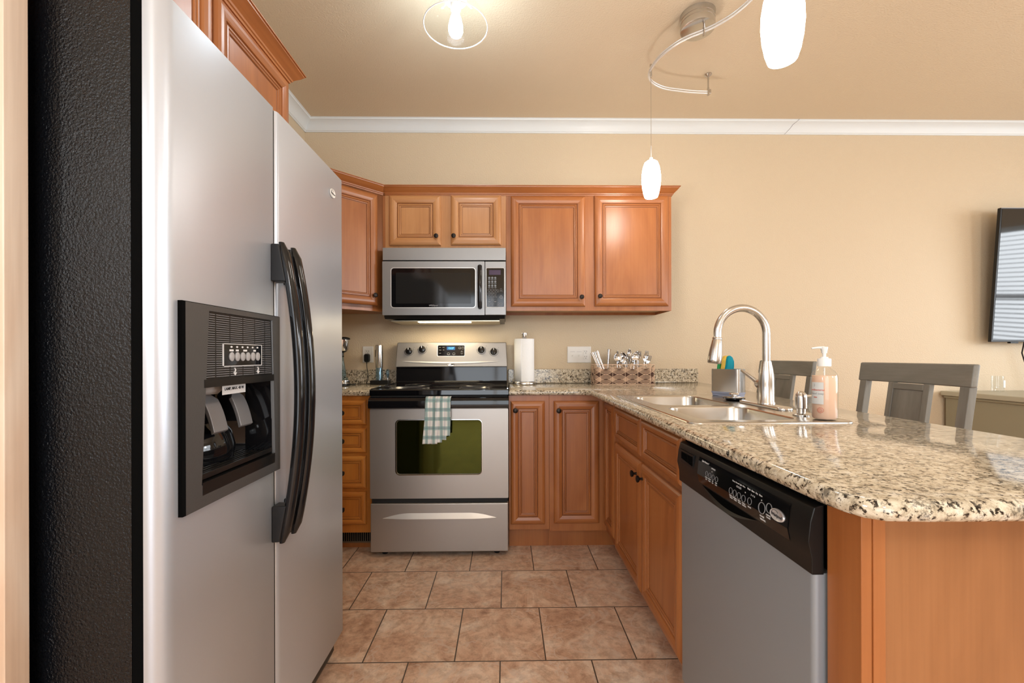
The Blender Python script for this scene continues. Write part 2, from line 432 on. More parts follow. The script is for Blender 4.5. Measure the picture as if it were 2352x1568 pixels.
def struct(b, name, mats, parent=None, **k):
    o = part(b, name, mats, parent, **k)
    if parent is None: o['kind'] = 'structure'
    return o


def copy_tree(o, parent=None):
    c = o.copy(); COL.objects.link(c)
    if parent: c.parent = parent
    for ch in list(o.children): copy_tree(ch, c)
    return c


def arc(cx, cy, r, a0, a1, n):
    return [(cx + r * math.cos(a0 + (a1 - a0) * i / n), cy + r * math.sin(a0 + (a1 - a0) * i / n)) for i in range(n + 1)]


def rrect(x0, x1, y0, y1, r, n=5):
    p = []
    for cx, cy, a in ((x1 - r, y0 + r, -PI / 2), (x1 - r, y1 - r, 0), (x0 + r, y1 - r, PI / 2), (x0 + r, y0 + r, PI)):
        p += arc(cx, cy, r, a, a + PI / 2, n)
    return p


def inset(loop, d):
    """inset a ccw loop by d (miter)"""
    n = len(loop); out = []
    for i in range(n):
        a = Vector(loop[i - 1]); b = Vector(loop[i]); c = Vector(loop[(i + 1) % n])
        e1 = (b - a); e2 = (c - b)
        if e1.length < 1e-9: e1 = e2
        if e2.length < 1e-9: e2 = e1
        e1 = e1.normalized(); e2 = e2.normalized()
        n1 = Vector((-e1.y, e1.x)); n2 = Vector((-e2.y, e2.x)); m = (n1 + n2)
        if m.length < 1e-6: m = n1
        m.normalize(); k = d / max(0.4, m.dot(n1)); out.append((b.x + m.x * k, b.y + m.y * k))
    return out


def front_ring(x0, x1, z0, z1, y, r=0.0, n=4):
    if r <= 0: return [(x0, y, z0), (x1, y, z0), (x1, y, z1), (x0, y, z1)]
    return [(a, y, b) for a, b in rrect(x0, x1, z0, z1, r, n)]


PROF = [(0, 0), (0, .010), (.002, .013), (.007, .0175), (.015, .0205), (.024, .0210), (.034, .0185), (.0385, .0165), (.040, .0115), (.0420, .0115),
        (.0440, .0145), (.0485, .0150), (.0505, .0120), (.0520, .0120), (.0535, .0125), (.0560, .0120), (.0575, .0085), (.0595, .0080)]
PROF = [(a * 1.25, d) for a, d in PROF]
GLZ = {8, 12, 16}   # the dark glazed grooves, by ring index


def door_panel(x0, x1, z0, z1, y, parent, wname='wood', knob=None, name='door', scale=1.0, label=None):
    """raised panel door; back at y, front towards -y; knob=(x,z)"""
    b = B(); w = min(x1 - x0, z1 - z0); sc = scale
    if w * 0.5 < PROF[-1][0] * sc + 0.012: sc = (w * 0.5 - 0.012) / PROF[-1][0]
    pts = []
    for ins, d in PROF:
        i = ins * sc; pts.append([(x0 + i, y - d, z0 + i), (x1 - i, y - d, z0 + i), (x1 - i, y - d, z1 - i), (x0 + i, y - d, z1 - i)])
    for k in range(len(pts) - 1):
        for q in range(4):
            b.cur = 2 if k in GLZ else (1 if q in (0, 2) else 0)
            j = (q + 1) % 4; b.add([pts[k][q], pts[k][j], pts[k + 1][j], pts[k + 1][q]], [(0, 1, 2, 3)])
    b.cur = 0; b.add(pts[-1], [(0, 1, 2, 3)]); b.add(pts[0], [(3, 2, 1, 0)])
    d = part(b, name, [wname, wname + '_rail', 'glaze'], parent, label=label)
    if knob:
        kb = B(); kb.lathe([(.0065, 0), (.0065, .004), (.005, .006), (.005, .014), (.0125, .018), (.0145, .022), (.0140, .026), (.009, .0285), (.0, .029)],
                           (knob[0], y - 0.018, knob[1]), 'Y', 16)
        part(kb, 'knob', 'bronze', d, smooth=True)
    return d


# ================================================================ the room
WY, WX, EX, FY, CZ = 3.07, -1.40, 5.5, -2.8, 2.745
b = B(); b.box(WX - .1, EX + .1, FY - .1, WY + .1, -.05, 0); struct(b, 'floor', 'floor_tile')
b = B(); b.box(WX - .1, EX + .1, FY - .1, WY + .1, CZ, CZ + .05); struct(b, 'ceiling', 'ceiling_paint')
b = B(); b.box(WX - .1, EX + .1, WY, WY + .1, 0, CZ); struct(b, 'wall_back', 'wall_paint')
ly0, ly1, lz0, lz1 = -1.15, -.30, 1.30, 2.10
b = B(); b.box(WX - .1, WX, FY, ly0, 0, CZ); b.box(WX - .1, WX, ly1, WY, 0, CZ); b.box(WX - .1, WX, ly0, ly1, 0, lz0); b.box(WX - .1, WX, ly0, ly1, lz1, CZ)
struct(b, 'wall_left', 'wall_paint')
b = B()
for y in (ly0, ly1 - .05): b.box(WX - .08, WX + .02, y, y + .05, lz0, lz1)
for z in (lz0, lz1 - .05): b.box(WX - .08, WX + .02, ly0, ly1, z, z + .05)
struct(b, 'side_glint_frame', 'trim_paint')  # unseen window added for the glint on the refrigerator side
# right wall with a window, front wall with a patio opening added for soft fill
wy0, wy1, wz0, wz1 = -.5, 2.3, .75, 2.25
b = B()
b.box(EX, EX + .1, FY, wy0, 0, CZ); b.box(EX, EX + .1, wy1, WY, 0, CZ); b.box(EX, EX + .1, wy0, wy1, 0, wz0); b.box(EX, EX + .1, wy0, wy1, wz1, CZ)
struct(b, 'wall_right', 'wall_paint')
px0, px1, pz1 = -1.36, 1.0, 2.3
b = B(); b.box(WX, px0, FY - .1, FY, 0, CZ); b.box(px1, EX, FY - .1, FY, 0, CZ); b.box(px0, px1, FY - .1, FY, pz1, CZ)
struct(b, 'wall_front', 'wall_paint')
b = B()
for y in (wy0, (wy0 + wy1) / 2 - .02, wy1 - .05): b.box(EX - .02, EX + .08, y, y + .05, wz0, wz1)
for z in (wz0, (wz0 + wz1) / 2 - .02, wz1 - .05): b.box(EX - .02, EX + .08, wy0, wy1, z, z + .05)
win = struct(b, 'window_1', 'trim_paint')
b = B()
for k in range(30):
    z = wz0 + .03 + k * .0485; b.hexa([(EX - .075, wy0, z), (EX - .035, wy0, z + .012), (EX - .035, wy1, z + .012), (EX - .075, wy1, z)],
                                      [(EX - .075, wy0, z + .002), (EX - .035, wy0, z + .014), (EX - .035, wy1, z + .014), (EX - .075, wy1, z + .002)])
part(b, 'blind', 'blind_white', win)
b = B()
for x in (px0, (px0 + px1) / 2 - .03, px1 - .06): b.box(x, x + .06, FY - .08, FY + .02, 0, pz1)
b.box(px0, px1, FY - .08, FY + .02, pz1 - .06, pz1); b.box(px0, px1, FY - .08, FY + .02, 0, .06)
struct(b, 'fill_patio_frame', 'trim_paint')  # frame of the unseen patio door added for fill
# crown moulding
cp = [(0, 0), (.006, 0), (.010, -.008), (.014, -.010), (.030, -.022), (.046, -.038), (.058, -.052), (.064, -.060), (.068, -.062), (.068, -.068), (.076, -.070), (.080, -.0701)]
# profile: (distance out from wall measured from outermost, drop). outermost edge touches ceiling
def crown_pts():  # (out, dz)
    return [(0, -.072), (.006, -.072), (.010, -.066), (.014, -.064), (.018, -.058), (.026, -.040), (.042, -.022), (.060, -.012), (.066, -.010), (.068, -.004), (.076, 0), (0, 0)]
b = B(); b.prism([(WY - o, CZ + dz) for o, dz in crown_pts()], WX, EX, 'X'); tb = struct(b, 'trim_back', 'trim_paint', smooth=True, angle=25)
b = B(); jp = [(.0775, -.001, 2.045), (.067, -.009, 2.040), (.043, -.0222, 2.022), (.027, -.040, 2.014), (.019, -.058, 1.998), (.0105, -.066, 1.992), (.0065, -.0715, 1.985)]
b.tube([(x, WY - o - .0004, CZ + dz) for o, dz, x in jp], .0009, 5); part(b, 'joint_crack', 'mark_dark', tb)
b = B(); b.prism([(WX + o, CZ + dz) for o, dz in crown_pts()], FY, WY, 'Y'); struct(b, 'trim_left', 'trim_paint', smooth=True, angle=25)
# ================================================================ cabinets
def carcass(parent, x0, x1, depth, z0, z1, wname, stile=.040, toe=None, inner='underside', lip=.0, hollow=False):
    b = B()
    if hollow:
        b.box(x0, x0 + .016, .018, depth, z0, z1); b.box(x1 - .016, x1, .018, depth, z0, .70); b.box(x0 + .016, x1 - .016, .018, depth, z0, z0 + .016); b.box(x0 + .016, x1 - .016, depth - .01, depth, z0 + .016, z1)
    else: b.box(x0, x1, .018, depth, z0 + lip, z1)
    part(b, 'carcass', inner if lip else wname, parent)
    if lip:   # side skins down to the frame bottom
        b = B(); b.box(x1 - .003, x1, .018, depth, z0, z1); part(b, 'side_panel', wname, parent)
    b = B(); b.box(x0, x1, 0, .018, z0, z1); part(b, 'face_frame', wname, parent, bevel=.001)
    if toe:
        b = B(); b.box(x0, x1, .075, .090, 0, z0); part(b, 'toe_kick', wname, parent)


def crown(parent, pts, z0, wname='wood', h=.052, out=.045):
    """cabinet crown along a polyline of (x,y) face points; outward is to the right-hand side of travel"""
    prof = [(0, 0), (.004, 0), (.006, .006), (.010, .008), (.012, .014), (.020, .022), (.031, .032), (.037, .040), (.040, .042), (.041, .047), (.045, .048), (.045, .052), (0, .052)]
    n = len(pts); dirs = [(Vector(pts[i + 1]) - Vector(pts[i])).normalized() for i in range(n - 1)]
    rings = []
    for i in range(n):
        d1 = dirs[max(i - 1, 0)]; d2 = dirs[min(i, n - 2)]
        n1 = Vector((d1.y, -d1.x)); n2 = Vector((d2.y, -d2.x)); m = (n1 + n2).normalized(); k = 1 / m.dot(n1)
        rings.append([(pts[i][0] + m.x * o * k, pts[i][1] + m.y * o * k, z0 + z) for o, z in prof])
    b = B(); b.loft(rings, smooth=False)
    return part(b, 'crown', wname + '_rail', parent, smooth=True, angle=22)


UF = 2.76   # face of the uppers
t = thing('wall_cabinet', 'wide wooden wall cabinet with two tall raised-panel doors, right of the microwave', 'cabinet', (.006, UF, 1.39))
carcass(t, 0, 1.053, .31, 0, .735, 'wood', lip=.018)
door_panel(.030, .500, .027, .724, 0, t, knob=(.474, .084))
door_panel(.560, 1.031, .029, .728, 0, t, knob=(.589, .089))
b = B(); b.box(.50, .505, .14, .145, .0, .003); b.box(.0, 1.05, .295, .31, 0, .0179); part(b, 'rear_rail', 'wood', t)
crown(t, [(0, 0), (1.053, 0), (1.053, .31)], .729)
t = thing('wall_cabinet', 'short honey-toned wall cabinet with two square doors above the microwave', 'cabinet', (-.757, UF, 1.775))
carcass(t, 0, .762, .31, 0, .350, 'honey_wood')
door_panel(.028, .352, .026, .341, 0, t, 'honey_wood', knob=(.326, .080))
door_panel(.415, .731, .029, .343, 0, t, 'honey_wood', knob=(.435, .081))
crown(t, [(-.013, 0), (.7632, 0)], .344)
# diagonal corner cabinet: face runs from (-.77,2.76) towards (-1.09,2.44)
L = .445
t = thing('wall_cabinet', 'angled corner wall cabinet with one tall door, between refrigerator and microwave', 'cabinet', (-.770 - L * math.sqrt(.5), 2.76 - L * math.sqrt(.5), 1.385), rz=PI / 4)
b = B()
pl = [(0, 0), (L, 0), (L + .219, .219), (L / 2 + .22, L / 2 + .65), (-.219 - .0, .219)]
w2l = Matrix.Rotation(-PI / 4, 2); rx, ry = t.location.x, t.location.y
cor = [(-.770, 2.76), (-.770, 3.068), (-1.398, 3.068), (-1.398, 2.44), (-1.09, 2.44)]
loc = [tuple(w2l @ Vector((x - rx, y - ry))) for x, y in cor]
b.poly(loc, .016, .735); part(b, 'carcass', 'wood', t)
b = B(); b.box(0, L, -.0, .018, 0, .735); b.poly([tuple(w2l @ Vector((x - rx, y - ry))) for x, y in [(-.770, 2.76), (-.757, 2.76), (-.757, 2.78), (-.790, 2.78)]], 0, .735)
part(b, 'face_frame', 'wood', t)
door_panel(.028, L - .045, .035, .722, 0, t, knob=(L - .075, .095))
crown(t, [tuple(w2l @ Vector((-1.40 - rx, 2.44 - ry))), (0, 0), (L, 0), tuple(w2l @ Vector((-.757 - rx, 2.76 - ry)))], .734)
# over the refrigerator, facing +X (local x -> +Y)
t = thing('wall_cabinet', 'high wooden wall cabinet above the refrigerator with crown on top', 'cabinet', (-.80, .745, 1.80), rz=PI / 2)
carcass(t, 0, .879, .597, 0, .322, 'wood')
door_panel(.025, .440, .025, .300, 0, t, scale=.95)
door_panel(.448, .848, .025, .300, 0, t, scale=.95)
crown(t, [(-.03, 0), (.879, 0), (.879, .597)], .318)
# tall end panel closing the refrigerator bay at the picture's left edge
t = thing('refrigerator_end_panel', 'tall pale-lit wooden end panel at the left edge beside the refrigerator', 'panel', (-.80, .725, 0))
b = B((-.80, .725, 0)); b.box(-1.396, -.818, .712, .734, .0, 2.118); part(b, 'panel', 'wood', t)
b = B((-.80, .725, 0)); b.box(-.818, -.80, .7065, .7435, .0, 2.118); part(b, 'front_stile', 'glare_wood', t, bevel=.0015)  # glare on the front edge is put into the pale wood colour
# base: drawers left of the range
BF = 2.46
t = thing('drawer_cabinet', 'amber wooden base cabinet with four stacked drawers left of the stove', 'cabinet', (-1.395, BF, 0))
carcass(t, 0, .642, .60, .115, .883, 'amber_wood')
for z0, z1 in ((.722, .861), (.566, .704), (.367, .549), (.164, .348)):
    door_panel(.345, .615, z0, z1, 0, t, 'amber_wood', knob=(.490, (z0 + z1) / 2), name='drawer', scale=.60)
b = B(); b.box(0, .642, .075, .09, 0, .115); part(b, 'toe_kick', 'wood', t)
t = thing('floor_vent', 'dark bronze floor register grille set under the drawer cabinet', 'vent', (-.96, 2.53, .03))
b = B(); b.box(0, .20, 0, .004, 0, .072)
part(b, 'backing', 'void', t)
b = B(); b.box(0, .20, -.004, 0, 0, .008); b.box(0, .20, -.004, 0, .064, .072); b.box(0, .008, -.004, 0, 0, .072); b.box(.192, .2, -.004, 0, 0, .072)
part(b, 'frame', 'vent_metal', t)
b = B()
for k in range(15): b.box(.014 + k * .012, .018 + k * .012, -.003, 0, .008, .064)
part(b, 'fins', 'vent_metal', t)
# base right of the range
t = thing('base_cabinet', 'narrow wooden base cabinet with one slim door directly right of the stove', 'cabinet', (.018, BF, 0))
carcass(t, 0, .228, .60, .125, .883, 'wood', toe=True)
door_panel(.010, .203, .157, .850, 0, t, knob=(.037, .801), scale=.85)
t = thing('corner_cabinet', 'wooden inside-corner base cabinet with folding pair of doors', 'cabinet', (.247, BF, 0))
b = B((.247, BF, 0)); b.poly([(.247, BF + .018), (.588, BF + .018), (.588, 2.231), (1.17, 2.231), (1.17, 3.066), (.247, 3.066)], .115, .883)
part(b, 'carcass', 'wood', t)
b = B((.247, BF, 0)); b.box(.247, .57, BF, BF + .018, .115, .883); b.box(.57, .588, 2.231, BF + .018, .115, .883); part(b, 'face_frame', 'wood', t)
b = B((.247, BF, 0)); b.box(.247, .66, BF + .075, BF + .09, 0, .115); b.box(.645, .66, 2.231, BF + .08, 0, .115); part(b, 'toe_kick', 'wood', t)
door_panel(.024, .280, .160, .850, 0, t, knob=(.050, .799), scale=.95)
d = door_panel(0, .204, .160, .850, 0, t, scale=.85)
d.location = (.570 - .247, 2.438 - BF, 0); d.rotation_euler = (0, 0, -PI / 2)
# sink base on the peninsula, facing -X (local x -> -Y)
t = thing('sink_cabinet', 'wooden sink base cabinet with two false drawer fronts over two doors', 'cabinet', (.570, 2.229, 0), rz=-PI / 2)
carcass(t, 0, .862, .60, .10, .883, 'wood', toe=True, hollow=True)
door_panel(.025, .436, .690, .845, 0, t, scale=.60, name='drawer_front')
door_panel(.459, .855, .690, .845, 0, t, scale=.60, name='drawer_front')
door_panel(.025, .440, .125, .665, 0, t, knob=(.405, .610), scale=.95)
door_panel(.457, .855, .125, .665, 0, t, knob=(.485, .610), scale=.95)
# end of the peninsula
t = thing('end_panel', 'plain wooden end panel and corner post closing the peninsula beside the dishwasher', 'panel', (.57, .69, 0))
b = B((.57, .69, 0)); b.box(.57, .588, .690, .765, 0, .883); part(b, 'stile', 'wood', t, bevel=.0015)
for xa, xb in ((.588, .608), (1.14, 1.17)):
    b = B((.57, .69, 0)); b.box(xa, xb, .688, .70, 0, .883); part(b, 'edge_strip', 'wood', t, bevel=.001)
b = B((.57, .69, 0)); b.box(.608, 1.14, .694, .708, 0, .883); part(b, 'veneer_panel', 'end_veneer', t)
b = B(); b.box(1.172, 1.19, .692, 3.066, 0, .883); single(b, 'back_panel', 'wood', 'long wooden panel closing the peninsula on the bar stool side', 'panel')

# ================================================================ granite
def slab(outer, z0, z1, holes=(), name='countertop', label='', r=.013):
    b = B(); h = z1 - z0; prof = []
    for k in range(7):
        a = -PI / 2 + PI * k / 6; prof.append((r * (1 - math.cos(a)), z0 + h / 2 + h / 2 * math.sin(a)))
    rings = [[(x, y, z) for x, y in inset(outer, i)] for i, z in prof]
    b.loft(rings, cap=False)
    for z, i in ((z0, prof[0][0]), (z1, prof[-1][0])):
        loops = [inset(outer, i)] + [list(q) for q in holes]
        tri = tessellate_polygon([[Vector((x, y, 0)) for x, y in l] for l in loops]); b.add([(x, y, z) for l in loops for x, y in l], [tuple(q) for q in tri])
    for l in holes:
        n = len(l); b.add([(x, y, z0) for x, y in l] + [(x, y, z1) for x, y in l], [(i, (i + 1) % n, n + (i + 1) % n, n + i) for i in range(n)])
    return single(b, name, 'granite', label, 'countertop', angle=50)


hole = rrect(.547, .975, 1.235, 2.030, .04, 4)
outer = [(.018, 3.068), (.018, 2.432), (.400, 2.432), (.425, 2.427), (.450, 2.408), (.463, 2.380), (.466, 2.34), (.466, 1.5), (.466, .69), (.467, .64), (.472, .605), (.483, .580), (.505, .566), (.56, .562),
         (1.12, .562), (1.19, .570), (1.205, .60), (1.206, 1.0), (1.212, 1.5), (1.235, 1.8), (1.285, 2.1), (1.335, 2.4), (1.375, 2.75), (1.388, 3.068)]
slab(outer, .884, .914, [hole], label='speckled beige granite countertop wrapping from stove right around the sink peninsula')
slab([(-1.398, 3.068), (-1.398, 2.432), (-.748, 2.432), (-.748, 3.068)], .884, .914, label='short speckled granite countertop left of the stove under the coffee gadgets'.replace('coffee gadgets', 'blender'))
b = B(); b.box(.020, 1.357, 3.048, 3.069, .9145, 1.011)
single(b, 'backsplash', 'granite', 'long low granite backsplash strip behind paper towels and cutlery basket', 'backsplash', bevel=.002)
b = B(); b.box(-1.397, -.750, 3.048, 3.069, .9145, 1.011)
single(b, 'backsplash', 'granite', 'short low granite backsplash strip behind blender, left of the stove', 'backsplash', bevel=.002)

# ================================================================ range
def swoosh_badge(parent, c, rx, ry, mx, txt='Whirlpool', size=.01, name='badge', mat='badge_silver'):
    """oval maker's badge; mx maps local (x right, y up, z out) to the parent"""
    b = B(); ring = lambda k, z: [mx @ Vector((rx * k * math.cos(2 * PI * i / 32), ry * k * math.sin(2 * PI * i / 32), z)) for i in range(32)]
    b.loft([ring(1, 0), ring(1, .0015), ring(.94, .003), ring(.9, .0025)], cap=True)
    o = part(b, name, mat, parent, smooth=True, angle=60)
    b = B(); b.text(txt, size, mx @ Matrix.Translation((0, -ry * .1, .0029)), bold=.0001)
    b.tube([mx @ Vector((rx * .42 * math.cos(a) - rx * .25, ry * .45 * math.sin(a) + ry * .22, .003)) for a in [PI * (.1 + .08 * i) for i in range(16)]], rx * .018, 5)
    part(b, 'lettering', 'mark_dark', o); return o


RX, RY = -.746, 2.40
t = thing('range', 'stainless steel freestanding electric stove with black glass cooktop', 'stove', (RX, RY, 0)); O = (RX, RY, 0)
x0, x1 = RX + .002, RX + .760
b = B(O); b.box(x0 + .004, x1 - .004, 2.435, 3.0, .045, .895); part(b, 'body', 'black_plastic', t)
for x in (x0 + .05, x1 - .08):
    for y in (2.44, 2.92):
        b = B(O); b.lathe([(.016, 0), (.018, .005), (.012, .01), (.012, .05)], (x + .015, y + .02, 0), seg=12); part(b, 'foot', 'black_plastic', t)
b = B(O); b.box(x0, x1, 2.400, 2.44, .028, .296)
dr = part(b, 'drawer', 'range_steel', t, bevel=.006, seg=3)
# drawer pull: a swept scoop lip
b = B(O); n = 33; r1, r2, r3, r4 = [], [], [], []
for i in range(n):
    u = i / (n - 1); x = RX + .070 + u * .624; e = min(1, min(u, 1 - u) / .24); s_ = math.sin(e * PI / 2)
    r1.append((x, 2.3993, .2165 + .027 * s_)); r2.append((x, 2.3993 - .004 * s_, .2165 + .020 * s_)); r3.append((x, 2.3990 - .017 * s_, .2160)); r4.append((x, 2.3993, .2135 - .002 * s_))
b.add(r1 + r2 + r3 + r4, [(k * n + i, k * n + i + 1, (k + 1) * n + i + 1, (k + 1) * n + i) for k in range(3) for i in range(n - 1)], True)
part(b, 'pull', 'bright_nickel', dr)
b = B(O); b.box(x0 + .006, x1 - .006, 2.412, 2.44, .298, .325); part(b, 'gap_shadow_panel', 'black_dull', t)
# oven door with a window opening
b = B(O)
wx0, wx1, wz0_, wz1_ = -.603, -.131, .454, .755
out = rrect(x0, x1, .324, .816, .006, 3); hol = rrect(wx0, wx1, wz0_, wz1_, .022, 5)
loops = [out, hol]; tri = tessellate_polygon([[Vector((x, y, 0)) for x, y in l] for l in loops])
fl = [p for l in loops for p in l]; b.add([(x, 2.398, z) for x, z in fl], [tuple(q) for q in tri])
n = len(out); b.add([(x, 2.398, z) for x, z in out] + [(x, 2.432, z) for x, z in out], [(i, (i + 1) % n, n + (i + 1) % n, n + i) for i in range(n)], True)
n = len(hol); h2 = inset(hol, .004)
b.add([(x, 2.398, z) for x, z in hol] + [(x, 2.403, z) for x, z in h2], [(i, (i + 1) % n, n + (i + 1) % n, n + i) for i in range(n)], True)
od = part(b, 'oven_door', 'range_steel', t)
b = B(O); b.add([(x, 2.3965, z) for x, z in inset(hol, -.003)] + [(x, 2.396, z) for x, z in inset(hol, .0005)] + [(x, 2.402, z) for x, z in inset(hol, .003)],
                [(k * n + i, k * n + (i + 1) % n, (k + 1) * n + (i + 1) % n, (k + 1) * n + i) for k in range(2) for i in range(n)], True)
part(b, 'window_trim', 'nickel', od)
b = B(O); b.poly(inset(hol, .002), 0, .001)
b.v = [(v[0], 2.404 - RY + (v[2] - 0) * 1, v[1] + 0) for v in [(p[0], p[1] + RY, p[2]) for p in b.v]]
part(b, 'oven_window', 'oven_glass', od)
b = B(O); b.prism([(2.432, .818), (2.385, .818), (2.372, .824), (2.368, .84), (2.372, .862), (2.385, .876), (2.398, .882), (2.432, .882)], x0 - .002, x1 + .002, 'X', smooth=True)
part(b, 'door_handle', 'black_gloss', od, smooth=True, angle=30)
b = B(O); b.box(x0 + .003, x1 - .003, 2.405, 2.45, .882, .890); part(b, 'vent_slot', 'black_dull', t)
# cooktop
b = B(O)
b.prism([(2.402, .889), (2.396, .893), (2.396, .917), (2.401, .923), (2.415, .9245), (2.425, .9205), (2.9, .9205), (2.915, .926), (3.0, .93), (3.0, .885), (2.41, .885)], x0 - .001, x1 + .001, 'X', smooth=True)
ct = part(b, 'cooktop', 'cooktop_glass', t, smooth=True, angle=30)
for xx in (x0, x1 - .006):
    b = B(O); b.prism([(2.42, .921), (2.42, .927), (2.90, .929), (2.90, .921)], xx, xx + .006, 'X'); part(b, 'side_trim', 'chrome', ct)
for cx, cy, rr in ((-.56, 2.55, .115), (-.18, 2.55, .09), (-.56, 2.79, .08), (-.18, 2.79, .11)):
    b = B(O); b.tube([(cx + rr * math.cos(2 * PI * i / 40), cy + rr * math.sin(2 * PI * i / 40), .9207) for i in range(40)], .0012, 4, closed=True)
    part(b, 'burner_ring', 'burner_mark', ct)
# backguard
b = B(O); b.prism([(2.935, .921), (2.955, .935), (2.965, 1.034), (3.045, 1.034), (3.045, .921)], x0 + .004, x1 - .004, 'X'); part(b, 'backguard_base', 'black_gloss', t, bevel=.003)
b = B(O)
lo, hi = -.0, .0
cpn = B(O)
cpn.hexa([(x0 - .0, 2.952, 1.031), (x1, 2.952, 1.031), (x1, 3.045, 1.031), (x0, 3.045, 1.031)], [(x0 + .008, 2.975, 1.198), (x1 - .008, 2.975, 1.198), (x1 - .008, 3.045, 1.198), (x0 + .008, 3.045, 1.198)])
cp_ = part(cpn, 'control_console', 'console_steel', t, bevel=.006, seg=3)
tilt = math.atan2(.023, .167)


def con(x, z, out=0.0):  # frame on the tilted console face
    y = 2.952 + (z - 1.031) * math.tan(tilt)
    return Matrix.Translation((x - O[0], y - O[1], z)) @ Matrix.Rotation(-tilt, 4, 'X') @ front(0, -out, 0)


# raised lower ledge of the console: a shallow curved crease
b = B(); rr_ = []
n = 31
for k, (oo, dz) in enumerate(((0, .008), (.0055, .001), (.004, -.004), (0, -.007))):
    for i in range(n):
        u = i / (n - 1); x = RX + .045 + .668 * u; z = 1.069 - .012 * math.sin(u * PI); s_ = math.sin(u * PI) ** .4
        b.add([con(x, z + dz * s_, oo * s_) @ Vector((0, 0, .0004))], [])
b.f = [(k * n + i, k * n + i + 1, (k + 1) * n + i + 1, (k + 1) * n + i) for k in range(3) for i in range(n - 1)]; b.mi = [0] * len(b.f); b.sm = [True] * len(b.f)
part(b, 'crease', 'bright_nickel', cp_)
for kx, kz in ((-.655, 1.139), (-.565, 1.151), (-.165, 1.147), (-.080, 1.135)):
    mx = con(kx, kz); b = B(); b.lathe([(.024, .0), (.0245, .004), (.0225, .014), (.019, .020), (.006, .0225), (0, .023)], seg=28, M4=mx)
    rg = B(); rg.box(-.0055, .0055, -.021, .021, .018, .029)
    b.add([mx @ Vector(v) for v in rg.v], rg.f)
    k_ = part(b, 'control_knob', 'black_gloss', cp_, smooth=True, angle=40)
    b = B(); b.add([mx @ Vector(v) for v in B().box(-.0018, .0018, .006, .020, .0290, .0296).v], B().box(0, 1, 0, 1, 0, 1).f)
    part(b, 'pointer', 'mark_white', k_)
    b = B(); b.tube([mx @ Vector((.031 * math.cos(a), .031 * math.sin(a), .0005)) for a in [-PI * 1.05 + i * PI * 1.25 / 22 for i in range(23)]], .0011, 5)
    b.text('•', .008, mx @ Matrix.Translation((-.037, .020, .0006))); b.text('HI', .006, mx @ Matrix.Translation((.034, .026, .0006)))
    part(b, 'dial_marks', 'mark_dark', cp_)
dm = con(-.369, 1.1415)
b = B(); b.add([dm @ Vector(v) for v in (lambda q: q)(B().poly(rrect(-.091, .091, -.0365, .0365, .006, 3), 0, .0022)).v], B().poly(rrect(-.091, .091, -.0365, .0365, .006, 3), 0, .0022).f)
dp = part(b, 'display_panel', 'black_gloss', cp_)
b = B(); q = B().poly(rrect(-.095, .093, -.040, .0375, .008, 3), 0, .001, holes=[rrect(-.091, .091, -.0365, .0365, .006, 3)[::-1]]); b.add([dm @ Vector(v) for v in q.v], q.f)
part(b, 'display_bezel', 'bright_nickel', cp_)
b = B(); q = B().box(-.030, .026, .005, .027, .0022, .0026); b.add([dm @ Vector(v) for v in q.v], q.f); part(b, 'clock_screen', 'display_blue', dp)
b = B(); b.text('12:27', .018, dm @ Matrix.Translation((-.002, .016, .0028)))
part(b, 'clock_digits', M('digit_blue', (.1, .5, .9), .4, emit=((.1, .55, 1.0), 1.2)).name, dp)
b = B()
for x, y, s_ in ((-.075, .022, 'BAKE'), (-.052, .022, 'BROIL'), (-.075, .004, 'CLEAN'), (-.052, .004, 'TIME'), (-.075, -.018, 'LOCK'), (-.018, -.026, 'CANCEL'), (.018, -.026, 'START'), (.058, .016, 'TIMER'), (.079, .020, 'HR'), (.072, -.006, 'MIN'), (.072, -.02, 'TEMP')):
    b.text(s_, .0055, dm @ Matrix.Translation((x, y, .0024)))
for x, y in ((-.018, -.022), (.018, -.022), (.058, .018), (.079, .018)):
    b.tube([dm @ Vector((x + .0085 * math.cos(2 * PI * i / 18), y + .0085 * math.sin(2 * PI * i / 18), .0024)) for i in range(18)], .0005, 4, closed=True)
for y, c_ in ((-.006, 1), (-.022, -1)):
    b.tube([dm @ Vector(p) for p in ((.064, y - .003 * c_, .0024), (.072, y + .006 * c_, .0024), (.080, y - .003 * c_, .0024))], .0005, 4, closed=True)
part(b, 'key_marks', 'mark_grey', dp)
swoosh_badge(cp_, None, .024, .0095, con(-.369, 1.048, .0), size=.0085, mat='chrome')

# tea towel hung over the oven handle
b = B(); nu, nv = 24, 60; tx0, tx1 = -.434, -.298
uvs = []
for j in range(nv + 1):
    v = j / nv; s_ = v * .50
    for i in range(nu + 1):
        u = i / nu; w = tx0 + (tx1 - tx0) * u
        if s_ < .20: y, z = 2.4375 - .0, .868 - .18 + s_      # behind (inside)
        fold = .004 * math.sin(u * 9 + 1) + .003 * math.sin(u * 21 + v * 4)
        z_back = .72 + s_
        if s_ < .165: y, z = 2.3655, .72 + s_
        L_ = s_
        a = .165
        if L_ <= 0: pass
        uvs.append((u, v))
        # path: hang in front only, folded back over the bar top
        top = .885
        if L_ < .03: y = 2.400 - L_ * .2; z = top - .0005
        elif L_ < .055: k = (L_ - .03) / .025; y = 2.394 - k * .026; z = top + .002 - k * .006
        elif L_ < .075: k = (L_ - .055) / .02; y = 2.368 - k * .007; z = top - .004 - k * .018
        else: y = 2.3605 - .004 * (u - .3) * 0 - abs(fold) * 1.3; z = top - .022 - (L_ - .075) * .87
        if L_ >= .075:
            k = (L_ - .075) / .2; w2 = w - .012 * max(0, k - .5) * (1 - u) - .004 * k; w = w2
        b.v.append((w, y, z))
cut = []
